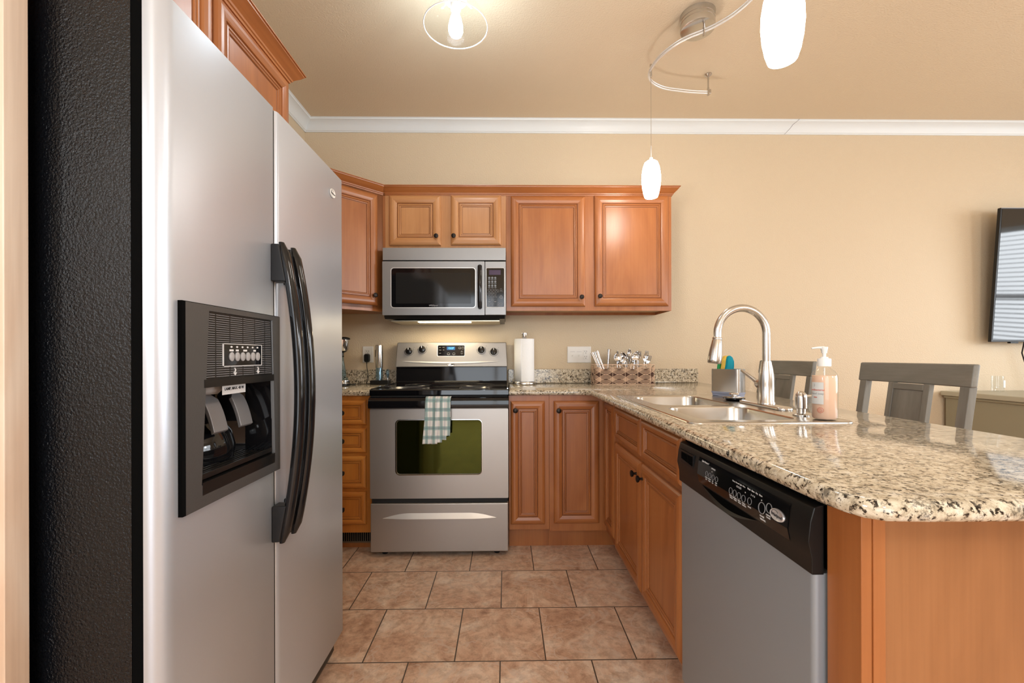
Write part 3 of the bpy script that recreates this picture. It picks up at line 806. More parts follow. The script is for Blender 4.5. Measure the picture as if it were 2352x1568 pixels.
for j in range(nv):
    for i in range(nu):
        u = (i + .5) / nu; L_ = (j + .5) / nv * .50; lim = .345 - (.0 if u < .3 else .0) 
        lim = .338 + .004 * math.sin(u * 6) if u < .72 else .318
        if u > .86: lim = .292
        if L_ < lim: b.f.append((j * (nu + 1) + i, j * (nu + 1) + i + 1, (j + 1) * (nu + 1) + i + 1, (j + 1) * (nu + 1) + i))
b.mi = [0] * len(b.f); b.sm = [True] * len(b.f)
me_uv = {tuple(round(c, 5) for c in v): None for v in b.v}
b.uv = lambda co: (co.x + 1.0, co.z + 1.0)
tw = single(b, 'tea_towel', 'plaid_cloth', 'green and white plaid tea towel hanging over the oven handle', 'towel')
md = tw.modifiers.new('s', 'SOLIDIFY'); md.thickness = .0035; md.offset = -1

# ================================================================ microwave
MY = 2.68
t = thing('microwave', 'stainless over-the-range microwave with black window, mounted above the stove', 'microwave', (-.754, MY, 1.31)); O = (-.754, MY, 1.31)
mx0, mx1 = -.7535, .0035
b = B(O); b.box(mx0 + .003, mx1 - .003, MY + .03, 3.066, 1.345, 1.772); part(b, 'body', 'black_plastic', t)
b = B(O); b.box(mx0, mx1, MY + .004, MY + .035, 1.694, 1.772); part(b, 'hood_strip', 'steel', t, bevel=.003)
b = B(O); b.box(mx0 + .002, mx1 - .002, MY + .010, MY + .03, 1.688, 1.694); part(b, 'seam', 'void', t)
b = B(O)
out = rrect(mx0, -.1275, 1.357, 1.687, .004, 2); hol = rrect(-.700, -.185, 1.404, 1.645, .016, 4)
loops = [out, hol]; tri = tessellate_polygon([[Vector((x, y, 0)) for x, y in l] for l in loops]); fl = [p for l in loops for p in l]
b.add([(x, MY, z) for x, z in fl], [tuple(q) for q in tri]); n = len(out)
b.add([(x, MY, z) for x, z in out] + [(x, MY + .034, z) for x, z in out], [(i, (i + 1) % n, n + (i + 1) % n, n + i) for i in range(n)], True)
dd = part(b, 'door', 'steel', t)
n = len(hol); b = B(O); b.add([(x, MY - .001, z) for x, z in inset(hol, -.004)] + [(x, MY - .001, z) for x, z in inset(hol, .000)] + [(x, MY + .006, z) for x, z in inset(hol, .002)],
                [(k * n + i, k * n + (i + 1) % n, (k + 1) * n + (i + 1) % n, (k + 1) * n + i) for k in range(2) for i in range(n)], True)
part(b, 'window_trim', 'bright_nickel', dd)
b = B(O); b.add([(x, MY + .003, z) for x, z in hol], [tuple(range(n))]); part(b, 'window', 'black_gloss', dd)
b = B(O); hh = rrect(-.672, -.212, 1.428, 1.618, .004, 2); b.add([(x, MY + .0022, z) for x, z in hh], [tuple(range(len(hh)))])
part(b, 'window_mesh', M('mesh_screen', (.018, .018, .018), .07, spec=.4).name, dd)
b = B(O); b.text('Whirlpool', .013, front(-.442, MY + .0018, 1.4155), bold=.0002)
b.tube([(-.442 + .016 * math.cos(a) - .008, MY + .0016, 1.417 + .005 * math.sin(a)) for a in [PI * (.1 + .06 * i) for i in range(16)]], .0005, 4)
part(b, 'lettering', 'mark_grey', dd)
b = B(O); b.tube([(-.1555, MY, 1.655), (-.1555, MY - .020, 1.652), (-.1555, MY - .030, 1.62), (-.1555, MY - .032, 1.53), (-.1555, MY - .030, 1.44), (-.1555, MY - .020, 1.408), (-.1555, MY, 1.405)], .0135, 14, flat=1.0)
part(b, 'handle', 'handle_black', dd)
b = B(O); b.box(-.125, mx1, MY, MY + .034, 1.357, 1.687); cpn = part(b, 'control_section', 'steel', t, bevel=.003)
b = B(O); q = rrect(-.1165, -.0075, 1.406, 1.645, .006, 3); b.loft([[(x, MY - .0002, z) for x, z in inset(q, -.0035)], [(x, MY - .0018, z) for x, z in inset(q, -.002)], [(x, MY - .001, z) for x, z in q]], cap=False)
part(b, 'keypad_trim', 'bright_nickel', cpn)
b = B(O); b.add([(x, MY - .0012, z) for x, z in q], [tuple(range(len(q)))]); kp = part(b, 'keypad', 'black_gloss', cpn)
b = B(O); b.box(-.099, -.028, MY - .0017, MY - .0013, 1.604, 1.633); part(b, 'display', 'display_purple', kp)
b = B(O)
cols = (-.0985, -.0800, -.0615)
for r_, z in enumerate((1.581, 1.557, 1.533)):
    for c_, x in enumerate(cols):
        b.lathe([(.0068, 0), (.0068, .0003)], (x, MY - .0014, z + .004), 'Y', 14)
        b.box(x - .007, x + .007, MY - .0018, MY - .0014, z - .009, z - .0055)
part(b, 'function_keys', M('key_film', (.20, .22, .24), .5).name, kp)
b = B(O)
dig = ['1', '2', '3', '4', '5', '6', '7', '8', '9', '', '0', '']
for k, s_ in enumerate(dig):
    x = cols[k % 3]; z = 1.510 - (k // 3) * .0200
    if s_:
        b.text(s_, .0095, front(x, MY - .0016, z)); b.tube([(x + .0082 * math.cos(2 * PI * i / 18), MY - .0015, z + .0082 * math.sin(2 * PI * i / 18)) for i in range(18)], .0006, 4, closed=True)
    else:
        b.text('+' if k == 9 else '-', .010, front(x, MY - .0016, z)); b.box(x - .006, x + .006, MY - .0018, MY - .0014, z - .013, z - .010)
for x, z, s_ in ((-.0985, 1.422, 'LIGHT'), (-.080, 1.422, 'FAN'), (-.044, 1.422, 'CLOCK'), (-.026, 1.422, 'LOCK'), (-.026, 1.470, 'START'), (-.026, 1.510, 'CANCEL'), (-.046, 1.503, 'OFF')):
    b.text(s_, .0055, front(x, MY - .0016, z - .006)); b.tube([(x + .0055 * math.cos(2 * PI * i / 14), MY - .0015, z + .004 + .0055 * math.sin(2 * PI * i / 14)) for i in range(14)], .0006, 4, closed=True)
b.tube([(-.026 + .0085 * math.cos(2 * PI * i / 18), MY - .0015, 1.466 + .0085 * math.sin(2 * PI * i / 18)) for i in range(18)], .0012, 4, closed=True)
part(b, 'key_marks', 'mark_grey', kp)
b = B(O); b.prism([(MY + .012, 1.357), (MY + .026, 1.335), (3.06, 1.328), (3.06, 1.357)], mx0 + .008, mx1 - .008, 'X'); part(b, 'bottom_vent', 'black_satin', t)
b = B(O); b.box(mx0 + .04, mx1 - .04, MY + .05, 3.05, 1.322, 1.3285); ug = part(b, 'underside', 'hood_metal', t)
b = B(O); b.box(-.55, -.22, MY + .07, MY + .13, 1.319, 1.3225); part(b, 'surface_light', 'hood_glow', t)
a = area('surface_light_lamp', (-.375, MY + .14, 1.316), (0, 0, 0), .34, .10, 2.1, (1.0, .78, .45))

# ================================================================ refrigerator (front towards +X)
FX = -.600; FY0, FY1, FG = .765, 1.617, 1.1475
t = thing('refrigerator', 'large stainless side-by-side refrigerator with black handles and ice dispenser', 'refrigerator', (-.95, 1.18, 0)); O = (-.95, 1.18, 0)
DY0, DY1, DZ0, DZ1 = .822, 1.128, .850, 1.195
ca, cb, cc = FY0 + .002, FY1 - .002, -.651
b = B(O); b.box(-1.36, cc, ca, cb, .04, DZ0); b.box(-1.36, cc, ca, cb, DZ1, 1.745)
b.prism([(-1.36, ca), (cc, ca), (cc, DY0), (-.72, DY0), (-.72, DY1), (cc, DY1), (cc, cb), (-1.36, cb)], DZ0, DZ1, 'Z')
part(b, 'case', 'textured_black', t)
for y in (FY0 + .06, FY1 - .06):
    for x in (-.70, -1.28):
        b = B(O); b.lathe([(.025, 0), (.025, .042)], (x, y, 0), seg=14); part(b, 'foot', 'black_plastic', t)
b = B(O); b.prism([(-.662, .015), (-.640, .012), (-.632, .03), (-.635, .085), (-.662, .090)], FY0 + .01, FY1 - .01, 'Y'); part(b, 'toe_grille', 'black_satin', t)
b = B(O)
for y0, y1, z0, z1 in ((FY0 + .0025, DY0, .10, 1.74), (DY1, FY1 - .008, .10, 1.74), (DY0, DY1, .10, DZ0), (DY0, DY1, DZ1, 1.74)): b.box(-.6505, -.630, y0, y1, z0, z1)
part(b, 'gasket', 'void', t)


def door_prof(y0, y1, rn, rf, side=.030):
    """section of a door in xy: rounded near and far corners, slight crown"""
    p = [(-.6295, y0), (FX - rn * .7, y0)]
    for k in range(1, 9):
        a = PI / 2 * k / 8; p.append((FX - rn * .7 + rn * .7 * math.sin(a), y0 + rn * 1.0 - rn * 1.0 * math.cos(a)))
    for k in range(1, 5):
        a = PI / 2 * k / 4; p.append((FX - rf + rf * math.cos(a), y1 - rf + rf * math.sin(a)))
    p.append((-.6295, y1)); return p


pr = door_prof(FY0, FG - .003, .034, .012)
b = B(O)
yl = [p for p in pr if p[1] < DY0] + [(FX, DY0), (-.6295, DY0)]
yr = [(FX, DY1)] + [p for p in pr if p[1] > DY1] + [(-.6295, DY1)]
b.prism(pr, .100, DZ0, 'Z', True); b.prism(pr, DZ1, 1.752, 'Z', True)
b.prism(yl, DZ0, DZ1, 'Z', True); b.prism(yr, DZ0, DZ1, 'Z', True)
fd = part(b, 'freezer_door', 'fridge_steel', t, smooth=True, angle=40)
pr = door_prof(FG + .003, FY1, .016, .012)
b = B(O); b.prism(pr, .100, 1.752, 'Z', True); rd = part(b, 'refrigerator_door', 'fridge_steel', t, smooth=True, angle=40)
b = B(O); b.box(-.630, -.606, FG - .003, FG + .003, .102, 1.750); part(b, 'door_seam', 'void', t)
for y0, y1, dr_, nm in ((1.128, 1.160, fd, 'freezer handle'), (1.190, 1.222, rd, 'fridge handle')):
    # arched grip, thick mounts at both ends
    n = 28; rings = []
    ztop, zbot = 1.404, .622
    for i in range(n + 1):
        u = i / n; z = zbot + (ztop - zbot) * u; s_ = math.sin(u * PI) ** .8
        xo = FX + .030 + .046 * s_; th = .013; wv = .0155
        k = min(1, min(u, 1 - u) / .02 + .5); ym = (y0 + y1) / 2
        rings.append([(xo - th + th * 1.0 * math.cos(a) * k, ym + wv * math.sin(a) * k, z) for a in [2 * PI * q / 12 for q in range(12)]])
    b = B(O); b.loft(rings); hd = part(b, 'handle', 'handle_black', dr_, smooth=True, angle=60)
    for za, zb, zc in ((1.397, 1.300, 1.312), (.629, .722, .712)):
        b = B(O); b.hexa([(FX - .001, y0 - .004, za), (FX + .018, y0 - .001, za), (FX + .018, y1, za), (FX - .001, y1 + .002, za)][::1 if za < 1 else 1],
               [(FX - .001, y0 - .004, zb), (FX + .035, y0, zb), (FX + .035, y1, zb), (FX - .001, y1 + .002, zb)])
        part(b, 'handle_mount', 'black_plastic', hd, bevel=.003)
for ya, yb in ((FY1 - .10, FY1 - .01), (FY0 + .02, FY0 + .10)):
    b = B(O); b.box(-.760, -.640, ya, yb, 1.745, 1.772); part(b, 'hinge_cover', 'black_plastic', t, bevel=.008)
em = Matrix.Translation((-O[0], -O[1], 0)) @ east(FX, 1.522, 1.672)
swoosh_badge(rd, None, .0215, .0155, em, size=.0085, mat='white_plastic')
# dispenser
BX = FX + .013
b = B(O)
def ering(y0a, y1a, y0b, y1b, z0, z1, x):  # trapezoid ring (bottom y0a..y1a, top y0b..y1b)
    return [(x, y0a, z0), (x, y1a, z0), (x, y1b, z1), (x, y0b, z1)]
oo = (.806, 1.144, .806, 1.144, .813, 1.211)
r0 = ering(*oo, FX - .0005); r1_ = ering(*oo, FX + .008); r2_ = ering(.808, 1.142, .808, 1.142, .815, 1.209, BX)
r3_ = ering(.850, 1.118, .872, 1.106, .858, 1.198, BX); r4_ = ering(.853, 1.116, .874, 1.104, .861, 1.196, BX - .007)
b.loft([r2_, r3_, r4_], cap=False, smooth=False)
bz = part(b, 'dispenser_bezel', 'speckled_grey', fd)
b = B(O); b.loft([r0, r1_, r2_], cap=False, smooth=False); part(b, 'bezel_edge_shaded', 'void', bz)  # rim blackened: shade on its outer side put into the colour
b = B(O); b.box(BX - .006, BX + .0006, .857, 1.112, 1.046, 1.062); part(b, 'bezel_rail', 'black_satin', bz)
b = B(O); b.box(FX - .004, BX + .0004, .852, 1.116, .838, .862); part(b, 'bezel_rail', 'black_satin', bz)
b = B(O); xx = BX - .003
b.add([(xx, .858, 1.060), (xx, 1.112, 1.060), (xx, 1.104, 1.197), (xx, .874, 1.197)], [(0, 1, 2, 3)]); pn = part(b, 'control_panel', 'black_satin', bz)
b = B(O)
for k in range(29):
    z = 1.066 + k * .0045; u = (z - 1.060) / .137; a0 = .859 + .016 * u; a1 = 1.112 - .007 * u; y = a0 + .002
    for yy in (.897, .943, .989, 1.035, 1.078, 1.2):
        e = min(yy, a1 - .002)
        if e - y > .004 and not (1.084 < z < 1.136 and y > .90 and e < 1.06): b.box(xx, xx + .0005, y, e - .004, z, z + .0008)
        y = e
part(b, 'panel_lines', 'mark_grey', pn)
b = B(O); b.box(xx, xx + .0016, .918, 1.058, 1.087, 1.134); kb = part(b, 'key_plate', 'black_gloss', pn)
b = B(O)
for z in (1.086, 1.1335): b.box(xx, xx + .0024, .9165, 1.0595, z, z + .0014)
for y in (.9165, 1.058): b.box(xx, xx + .0024, y, y + .0014, 1.086, 1.1345)
part(b, 'key_border', 'mark_white', kb)
for k in range(6):
    y = .944 + k * .0195
    b = B(O); b.lathe([(.0085, 0), (.0085, .002), (.006, .0032), (0, .0034)], (xx + .0015, y, 1.107), 'X', 20, sy=1.15); part(b, 'button', 'grey_plastic', kb, smooth=True, angle=50)
b = B(O)
for k in range(6): b.lathe([(.0036, 0), (.0036, .0004)], (xx + .0016, .944 + k * .0195, 1.128), 'X', 12, sy=.55)
for y, w in ((.944, .014), (.964, .010), (.993, .014), (1.030, .010)): b.box(xx + .0016, xx + .002, y - w / 2, y + w / 2, 1.1185, 1.1225)
for y in (.958, 1.046):
    b.tube([(xx + .0008, y - .0015, 1.082), (xx + .0008, y + .0015, 1.078), (xx + .0008, y - .001, 1.074), (xx + .0008, y, 1.069)], .0013, 5)
    b.tube([(xx + .0008, y - .005, 1.0725), (xx + .0008, y, 1.0665), (xx + .0008, y + .005, 1.0725)], .001, 5)
part(b, 'key_marks', 'mark_white', kb)
# cavity
b = B(O); c0 = [(BX - .006, 1.113), (FX - .055, 1.105), (FX - .100, 1.06), (FX - .105, .99), (FX - .100, .90), (FX - .055, .865), (BX - .006, .857)]
b.loft([[(x, y, .866) for x, y in c0], [(x, y, 1.048) for x, y in c0]], cap=False, closed=False, smooth=True)
b.add([(x, y, .8655) for x, y in c0], [tuple(range(7))]); b.add([(x, y, 1.0465) for x, y in c0], [tuple(range(7))[::-1]])
cv = part(b, 'cavity', 'black_gloss', fd)
b = B(O)   # moulded bulge at the back
rings = []
for z, k in ((.868, .062), (.90, .066), (.935, .058), (.965, .038), (.985, .024), (1.01, .018), (1.046, .016)):
    rings.append([(FX - .102 + k * math.sin(a) * 1.1, .995 - (k + .018) * math.cos(a) * 1.1, z) for a in [PI * i / 12 for i in range(13)]])
b.loft(rings, cap=False, closed=False); part(b, 'moulded_back', 'black_gloss', cv, smooth=True, angle=80)
b = B(O)
b.lathe([(.036, 0), (.034, -.014), (.026, -.022), (.0, -.023)], (FX - .062, .965, 1.047), seg=24); part(b, 'ice_chute', 'grey_plastic', cv, smooth=True, angle=50)
for yy in (.958, 1.052):
    b = B(O); rings = []
    for u in [i / 8 for i in range(9)]:
        x = FX - .068 + .045 * u; z = 1.042 - .080 * u - .020 * u * u; w = (.009 if u < .35 else .023); x += .006 * math.sin(u * PI)
        rings.append([(x - .003, yy - w, z - .002), (x + .004, yy - w, z + .003), (x + .005, yy + w, z + .003), (x - .002, yy + w, z - .002)])
    b.loft(rings, smooth=False); part(b, 'paddle', M('paddle_grey', (.20, .20, .21), .35, .3).name if 'paddle_grey' not in MATS else 'paddle_grey', cv, bevel=.0015)
b = B(O); b.box(FX - .095, FX + .006, .862, 1.108, .866, .869)
for k in range(8): b.box(FX - .085 + k * .0115, FX - .081 + k * .0115, .866, 1.104, .869, .8735)
b.box(FX + .001, FX + .0075, .858, 1.112, .866, .877)
part(b, 'drip_tray', 'black_satin', cv, bevel=.0008)
b = B(O); b.box(FX - .0125, FX - .012, .950, 1.034, 1.024, 1.0445); lb = part(b, 'lamp_label', 'mark_white', cv)
b = B(O); b.text('LAMP, MAX. 40 W', .0088, east(FX - .0116, .992, 1.036), bold=.0002); tl = part(b, 'label_text', 'mark_dark', lb)

# ================================================================ dishwasher (local: x along the peninsula, -y = front)
DWY = 1.366
t = thing('dishwasher', 'built-in dishwasher with grey steel door and black control panel in the peninsula', 'dishwasher', (.555, DWY, 0), rz=-PI / 2)
w = .597
b = B(); b.box(.002, w - .002, .03, .58, .09, .722); part(b, 'tub', 'black_dull', t)
b = B(); b.box(.004, w - .004, .070, .085, .0, .09); part(b, 'toe_panel', 'black_plastic', t)
b = B(); dp_ = [(.003, .03), (.003, .006)] + [(.003 + .010 * (1 - math.cos(a)), .006 - .010 * math.sin(a)) for a in [PI / 2 * k / 5 for k in range(1, 6)]]
dp_ += [(w - .003 - .010 * (1 - math.cos(a)), .006 - .010 * math.sin(a)) for a in [PI / 2 * (5 - k) / 5 for k in range(0, 5)]] + [(w - .003, .006), (w - .003, .03)]
b.prism(dp_, .095, .716, 'Z', True); dwd = part(b, 'door', 'dark_steel', t, smooth=True, angle=50)
b = B(); b.prism([(-.008, .714), (-.0085, .745), (-.015, .775), (-.0105, .812), (-.004, .834), (.006, .838), (.014, .838), (.014, .714)], .001, w - .001, 'X')
b2 = B(); b2.box(.001, w - .001, .012, .016, .838, .883); part(b2, 'dark_gap_strip', 'void', t)  # black strip standing for the dark gap under the counter
cp2 = part(b, 'control_console', 'black_satin', t, bevel=.003)


def dy(z):   # face depth of the console at height z
    pts = [(.714, -.008), (.745, -.0085), (.775, -.015), (.812, -.0105), (.834, -.004)]
    for (a, ya), (c, yc) in zip(pts, pts[1:]):
        if a <= z <= c: return ya + (yc - ya) * (z - a) / (c - a)
    return -.004


b = B(); ys = [.752, .775, .812, .822]
b.add([(x, dy(z) - .0012, z) for z in ys for x in (.148, .540)], [(0, 1, 3, 2), (2, 3, 5, 4), (4, 5, 7, 6)]); ov = part(b, 'overlay', 'black_gloss', cp2)
b = B(); b.prism([(.030, .778), (.118, .778), (.118, .818), (.022, .818)], -.0145, -.009, 'Y'); vt = part(b, 'steam_vent', 'black_plastic', cp2)
b = B()
for k in range(9): b.box(.036 + k * .009, .041 + k * .009, -.0155, -.0145, .785 + .002 * (8 - k) * .4, .812)
part(b, 'vent_slots', 'void', vt)
# pocket handle: shade of the recess drawn as a proud dark crescent, lip below
b = B(); n = 25; top, bot, lip = [], [], []
for i in range(n):
    u = i / (n - 1); x = .165 + .265 * u; z = .748; d_ = .020 * math.sin(u * PI)
    top.append((x, dy(z) - .0014, z)); bot.append((x, dy(.748 - d_) - .0014, z - d_)); lip.append((x, dy(.748 - d_) - .006 * math.sin(u * PI) - .0014, z - d_ - .007 * math.sin(u * PI)))
b.add(top + bot, [(i, i + 1, n + i + 1, n + i) for i in range(n - 1)]); hp = part(b, 'pocket_shade', 'void', cp2)
b = B(); b.add(bot + lip, [(i, i + 1, n + i + 1, n + i) for i in range(n - 1)], True); part(b, 'pocket_lip', 'black_satin', hp)


def dtxt(b, s_, x, z, sz, **k):
    sl = (dy(z + .004) - dy(z - .004)) / .008
    b.text(s_, sz * .86, Matrix.Translation((x, dy(z) - .0018, z)) @ Matrix.Rotation(-math.atan(sl), 4, 'X') @ front(0, 0, 0), **k)


b = B()
dtxt(b, 'Quiet Partner I', .176, .815, .0085, align='LEFT', bold=.00012) if False else dtxt(b, 'Quiet Partner I', .188, .8155, .0075, bold=.00015)
dtxt(b, 'OPTIONS', .236, .809, .006)
for x, s1, s2 in ((.204, 'HEATED', 'DRY'), (.222, 'HI TEMP', 'WASH'), (.240, 'AIR', 'DRY'), (.258, 'RINSE', 'ONLY')):
    dtxt(b, s1, x, .779, .0045); dtxt(b, s2, x, .774, .0045)
for x, s1, s2 in ((.330, 'HEAVY', 'WASH'), (.348, 'NORMAL', 'WASH'), (.367, 'LIGHT', 'WASH'), (.386, 'CHINA', 'GENTLE'), (.410, 'DELAY', '')):
    dtxt(b, s1, x, .7705, .005, bold=.0001); dtxt(b, s2, x, .7655, .005, bold=.0001)
dtxt(b, 'CYCLES', .362, .800, .007); dtxt(b, 'Heavy  Normal  Light  China', .360, .808, .0055); dtxt(b, 'Wash   Rinse   Dry   Clean', .425, .8085, .006, bold=.0001)
dtxt(b, '2  4  6', .420, .799, .007)
dtxt(b, 'START', .456, .767, .0062, bold=.0002); dtxt(b, 'RESUME', .456, .760, .0062, bold=.0002); dtxt(b, 'CANCEL', .480, .778, .005, bold=.0001); dtxt(b, 'DRAIN', .480, .773, .005, bold=.0001)
part(b, 'lettering', 'mark_white', ov)
for x, z, r_ in [(.204, .789, .0065), (.222, .789, .0065), (.240, .789, .0065), (.258, .789, .0065), (.330, .782, .0075), (.348, .782, .0075), (.367, .782, .0075), (.386, .782, .0075), (.410, .784, .0075), (.456, .785, .0115), (.480, .793, .0095)]:
    b = B(); b.tube([(x + r_ * math.cos(2 * PI * i / 22), dy(z + r_ * math.sin(2 * PI * i / 22)) - .0018, z + r_ * math.sin(2 * PI * i / 22)) for i in range(22)], .0008 if r_ > .009 else .0005, 5, closed=True)
    part(b, 'button', 'mark_grey', ov)
b = B()
for x, z in ((.230, .801), (.390, .797), (.452, .800)): b.lathe([(.0015, 0), (.0015, .0006)], (x, dy(z) - .0012, z), 'Y', 8)
part(b, 'indicator_lights', 'mark_white', ov)
swoosh_badge(ov, None, .0225, .012, Matrix.Translation((.508, dy(.789) - .0012, .789)) @ Matrix.Rotation(-math.atan((dy(.795) - dy(.783)) / .012), 4, 'X') @ front(0, 0, 0), size=.0080)

# ================================================================ sink
Z0 = .914
t = thing('kitchen_sink', 'double-bowl stainless drop-in sink in the granite peninsula', 'sink', (.75, 1.63, Z0)); O = (.75, 1.63, Z0)
so = rrect(.518, .994, 1.208, 2.056, .035, 5)
bowls = [rrect(.578, .872, 1.258, 1.598, .06, 6), rrect(.578, .872, 1.640, 2.010, .06, 6)]
b = B(O)
rg = [(so, .9143, 0), (so, .917, .001), (so, .9195, .005), (so, .9195, .009), (so, .918, .014)]
b.loft([[(x, y, z) for x, y in inset(q, i)] for q, z, i in rg], cap=False)
b.add([], []); loops = [inset(so, .014)] + [q[::-1] for q in bowls]; tri = tessellate_polygon([[Vector((x, y, 0)) for x, y in l] for l in loops])
b.add([(x, y, .918) for l in loops for x, y in l], [tuple(q) for q in tri]); rim = part(b, 'deck', 'sink_steel', t, smooth=True, angle=30)
for q in bowls:
    b = B(O); b.loft([[(x, y, z) for x, y in inset(q, i)] for i, z in ((0, .918), (.002, .9165), (.004, .912), (.010, .78), (.016, .752), (.030, .738), (.055, .733))], cap=False)
    l = inset(q, .055); b.add([(x, y, .733) for x, y in l], [tuple(range(len(l)))]); bw = part(b, 'bowl', 'sink_steel', t, smooth=True, angle=60)
    cx = sum(p[0] for p in q) / len(q); cy = sum(p[1] for p in q) / len(q)
    b = B(O); b.lathe([(.045, .0), (.045, .002), (.038, .003), (.030, -.004), (.0, -.004)], (cx, cy, .7335), seg=24); part(b, 'drain', 'chrome', bw, smooth=True, angle=50)

# faucet
fx, fy = .955, 1.58
t = thing('faucet', 'tall brushed-nickel gooseneck pull-down faucet behind the sink', 'faucet', (fx, fy, .9185))
O = (fx, fy, .9185)
b = B(O); q = rrect(fx - .027, fx + .027, 1.455, 1.735, .026, 6); b.loft([[(x, y, z) for x, y in inset(q, i)] for i, z in ((0, .919), (0, .925), (.002, .9275), (.006, .9285))]); part(b, 'deck_plate', 'nickel', t, smooth=True, angle=40)
b = B(O); b.lathe([(.029, .928), (.029, .934), (.0262, .938), (.0262, 1.0), (.0255, 1.03), (.022, 1.055), (.0175, 1.078), (.0165, 1.084)], (fx, fy, 0), seg=28); bd = part(b, 'body', 'nickel', t, smooth=True, angle=50)
R_ = .0925; ax, az = fx - R_, 1.186
pth = [(fx, fy, 1.08), (fx, fy, 1.13)] + [(ax + R_ * math.cos(a), fy - .01 * (1 - math.cos(a)) / 2, az + R_ * math.sin(a)) for a in [PI * i / 20 for i in range(21)]] + [(fx - 2 * R_ - .0005, fy - .011, 1.168)]
b = B(O); b.tube(pth, .0135, 18); part(b, 'spout', 'nickel', t, smooth=True, angle=60)
hx = fx - 2 * R_
hm = Matrix.Translation((hx - .0005, fy - .011, 1.170)) @ Matrix.Rotation(math.radians(7.5), 4, 'Y')
b = B(O); b.lathe([(.0145, .002), (.0165, 0), (.0165, -.005), (.0148, -.006), (.0165, -.010), (.0205, -.040), (.0232, -.066), (.0238, -.082), (.0228, -.092), (.020, -.094), (.0, -.092)], seg=26, M4=hm)
part(b, 'spray_head', 'nickel', t, smooth=True, angle=50)
b = B(O); b.lathe([(.019, 0), (.019, .018), (.016, .026), (.008, .030), (0, .031)], (0, 0, 0), seg=20, M4=Matrix.Translation((fx - .004, fy + .018, 1.0)) @ Matrix.Rotation(-PI / 2, 4, 'X'))
hb = part(b, 'handle_hub', 'nickel', t, smooth=True, angle=40)
b = B(O); b.tube([(fx - .008, fy + .040, 1.004), (fx - .016, fy + .070, 1.022), (fx - .026, fy + .120, 1.047)], lambda u: .0085 - .003 * u, 12); part(b, 'lever', 'nickel', hb, smooth=True, angle=60)
# built-in soap pump
t = thing('soap_pump', 'short brushed-nickel built-in soap pump on the sink deck', 'soap dispenser', (.922, 1.345, .9185)); O = (.922, 1.345, .9185)
b = B(O); b.lathe([(.023, .9186), (.023, .9215), (.018, .925), (.0125, .926), (.0125, .940), (.0165, .942), (.0165, .975), (.0150, .985), (.009, .992), (.004, .9945), (0, .995)], (.922, 1.345, 0), seg=24); bd = part(b, 'pump_body', 'nickel', t, smooth=True, angle=40)
b = B(O); b.tube([(.930, 1.345, .978), (.960, 1.343, .980), (.990, 1.340, .975)], .0048, 10); part(b, 'spout', 'nickel', bd, smooth=True, angle=60)
# stopper
t = thing('sink_stopper', 'black rubber sink stopper with chrome knob lying beside sponge holder', 'stopper', (.952, 1.80, .9185)); O = (.952, 1.80, .9185)
b = B(O); b.lathe([(.030, .9186), (.034, .922), (.042, .926), (.042, .930), (.038, .932), (0, .932)], (.952, 1.80, 0), seg=28); dk = part(b, 'disc', 'black_gloss', t, smooth=True, angle=40)
b = B(O); b.lathe([(.034, .9322), (.030, .934), (.010, .935), (.008, .940), (.019, .943), (.020, .947), (.016, .950), (0, .9505)], (.952, 1.80, 0), seg=24); part(b, 'knob', 'chrome', dk, smooth=True, angle=40)
# sponge caddy
t = thing('sponge_caddy', 'rectangular brushed steel sponge holder standing at the back of the sink', 'holder', (.962, 2.030, .9195), rz=math.atan2(-.12, .071))
w, d = .136, .062
b = B(); q = rrect(.003, w - .003, .003, d - .003, .008, 3); b.poly(q, 0, .012); q2 = rrect(0, w, 0, d, .010, 4); b.poly(q2, .012, .020)
part(b, 'base', M('caddy_base', (.33, .37, .50), .25).name, t)
b = B(); q = rrect(.0, w, .0, d, .012, 5); q3 = inset(q, .0025)
b.loft([[(x, y, z) for x, y in q] for z in (.020, .124)] + [[(x, y, .124) for x, y in q3]] + [[(x, y, .024) for x, y in q3]], cap=False); b.add([(x, y, .024) for x, y in q3], [tuple(range(len(q3)))])
part(b, 'sleeve', 'nickel', t, smooth=True, angle=40)
b = B(); b.box(.082, w - .004, .004, d - .004, .110, .116); part(b, 'drain_tray', 'nickel', t, bevel=.002)
b = B()
for k in range(4): b.box(.088 + k * .011, .094 + k * .011, .016, .046, .116, .1166)
part(b, 'drain_slots', 'void', t)
t = thing('sponge', 'yellow sponge with blue scouring side standing in the steel holder', 'sponge', (.962, 2.030, .9195), rot=(0, 0, math.atan2(-.12, .071)))
pr = [(.006, .045), (.056, .045), (.058, .08), (.058, .130), (.054, .160), (.044, .178), (.030, .185), (.016, .181), (.008, .166), (.004, .130)]


def curl(bb, k):
    bb.v = [(v[0] + k * math.sin((v[2] - .03) / .13 * PI * .5) ** 2 * .024 if v[2] > .03 else v[0], v[1], v[2]) for v in bb.v]; return bb


def slabx(x0, x1):
    b = B(); n = 9; rings = []
    for i in range(len(pr)): pass
    m = 14; cen = (.031, .0)
    for xa in (x0, x0 + .002, x1 - .002, x1):
        k = .96 if xa in (x0, x1) else 1
        dense = []
        for i in range(len(pr)):
            a, c = pr[i], pr[(i + 1) % len(pr)]
            for s_ in range(4): dense.append((a[0] + (c[0] - a[0]) * s_ / 4, a[1] + (c[1] - a[1]) * s_ / 4))
        rings.append([(xa, .031 + (y - .031) * k, .115 + (z - .115) * k) for y, z in dense])
    b.loft(rings); return curl(b, .9)


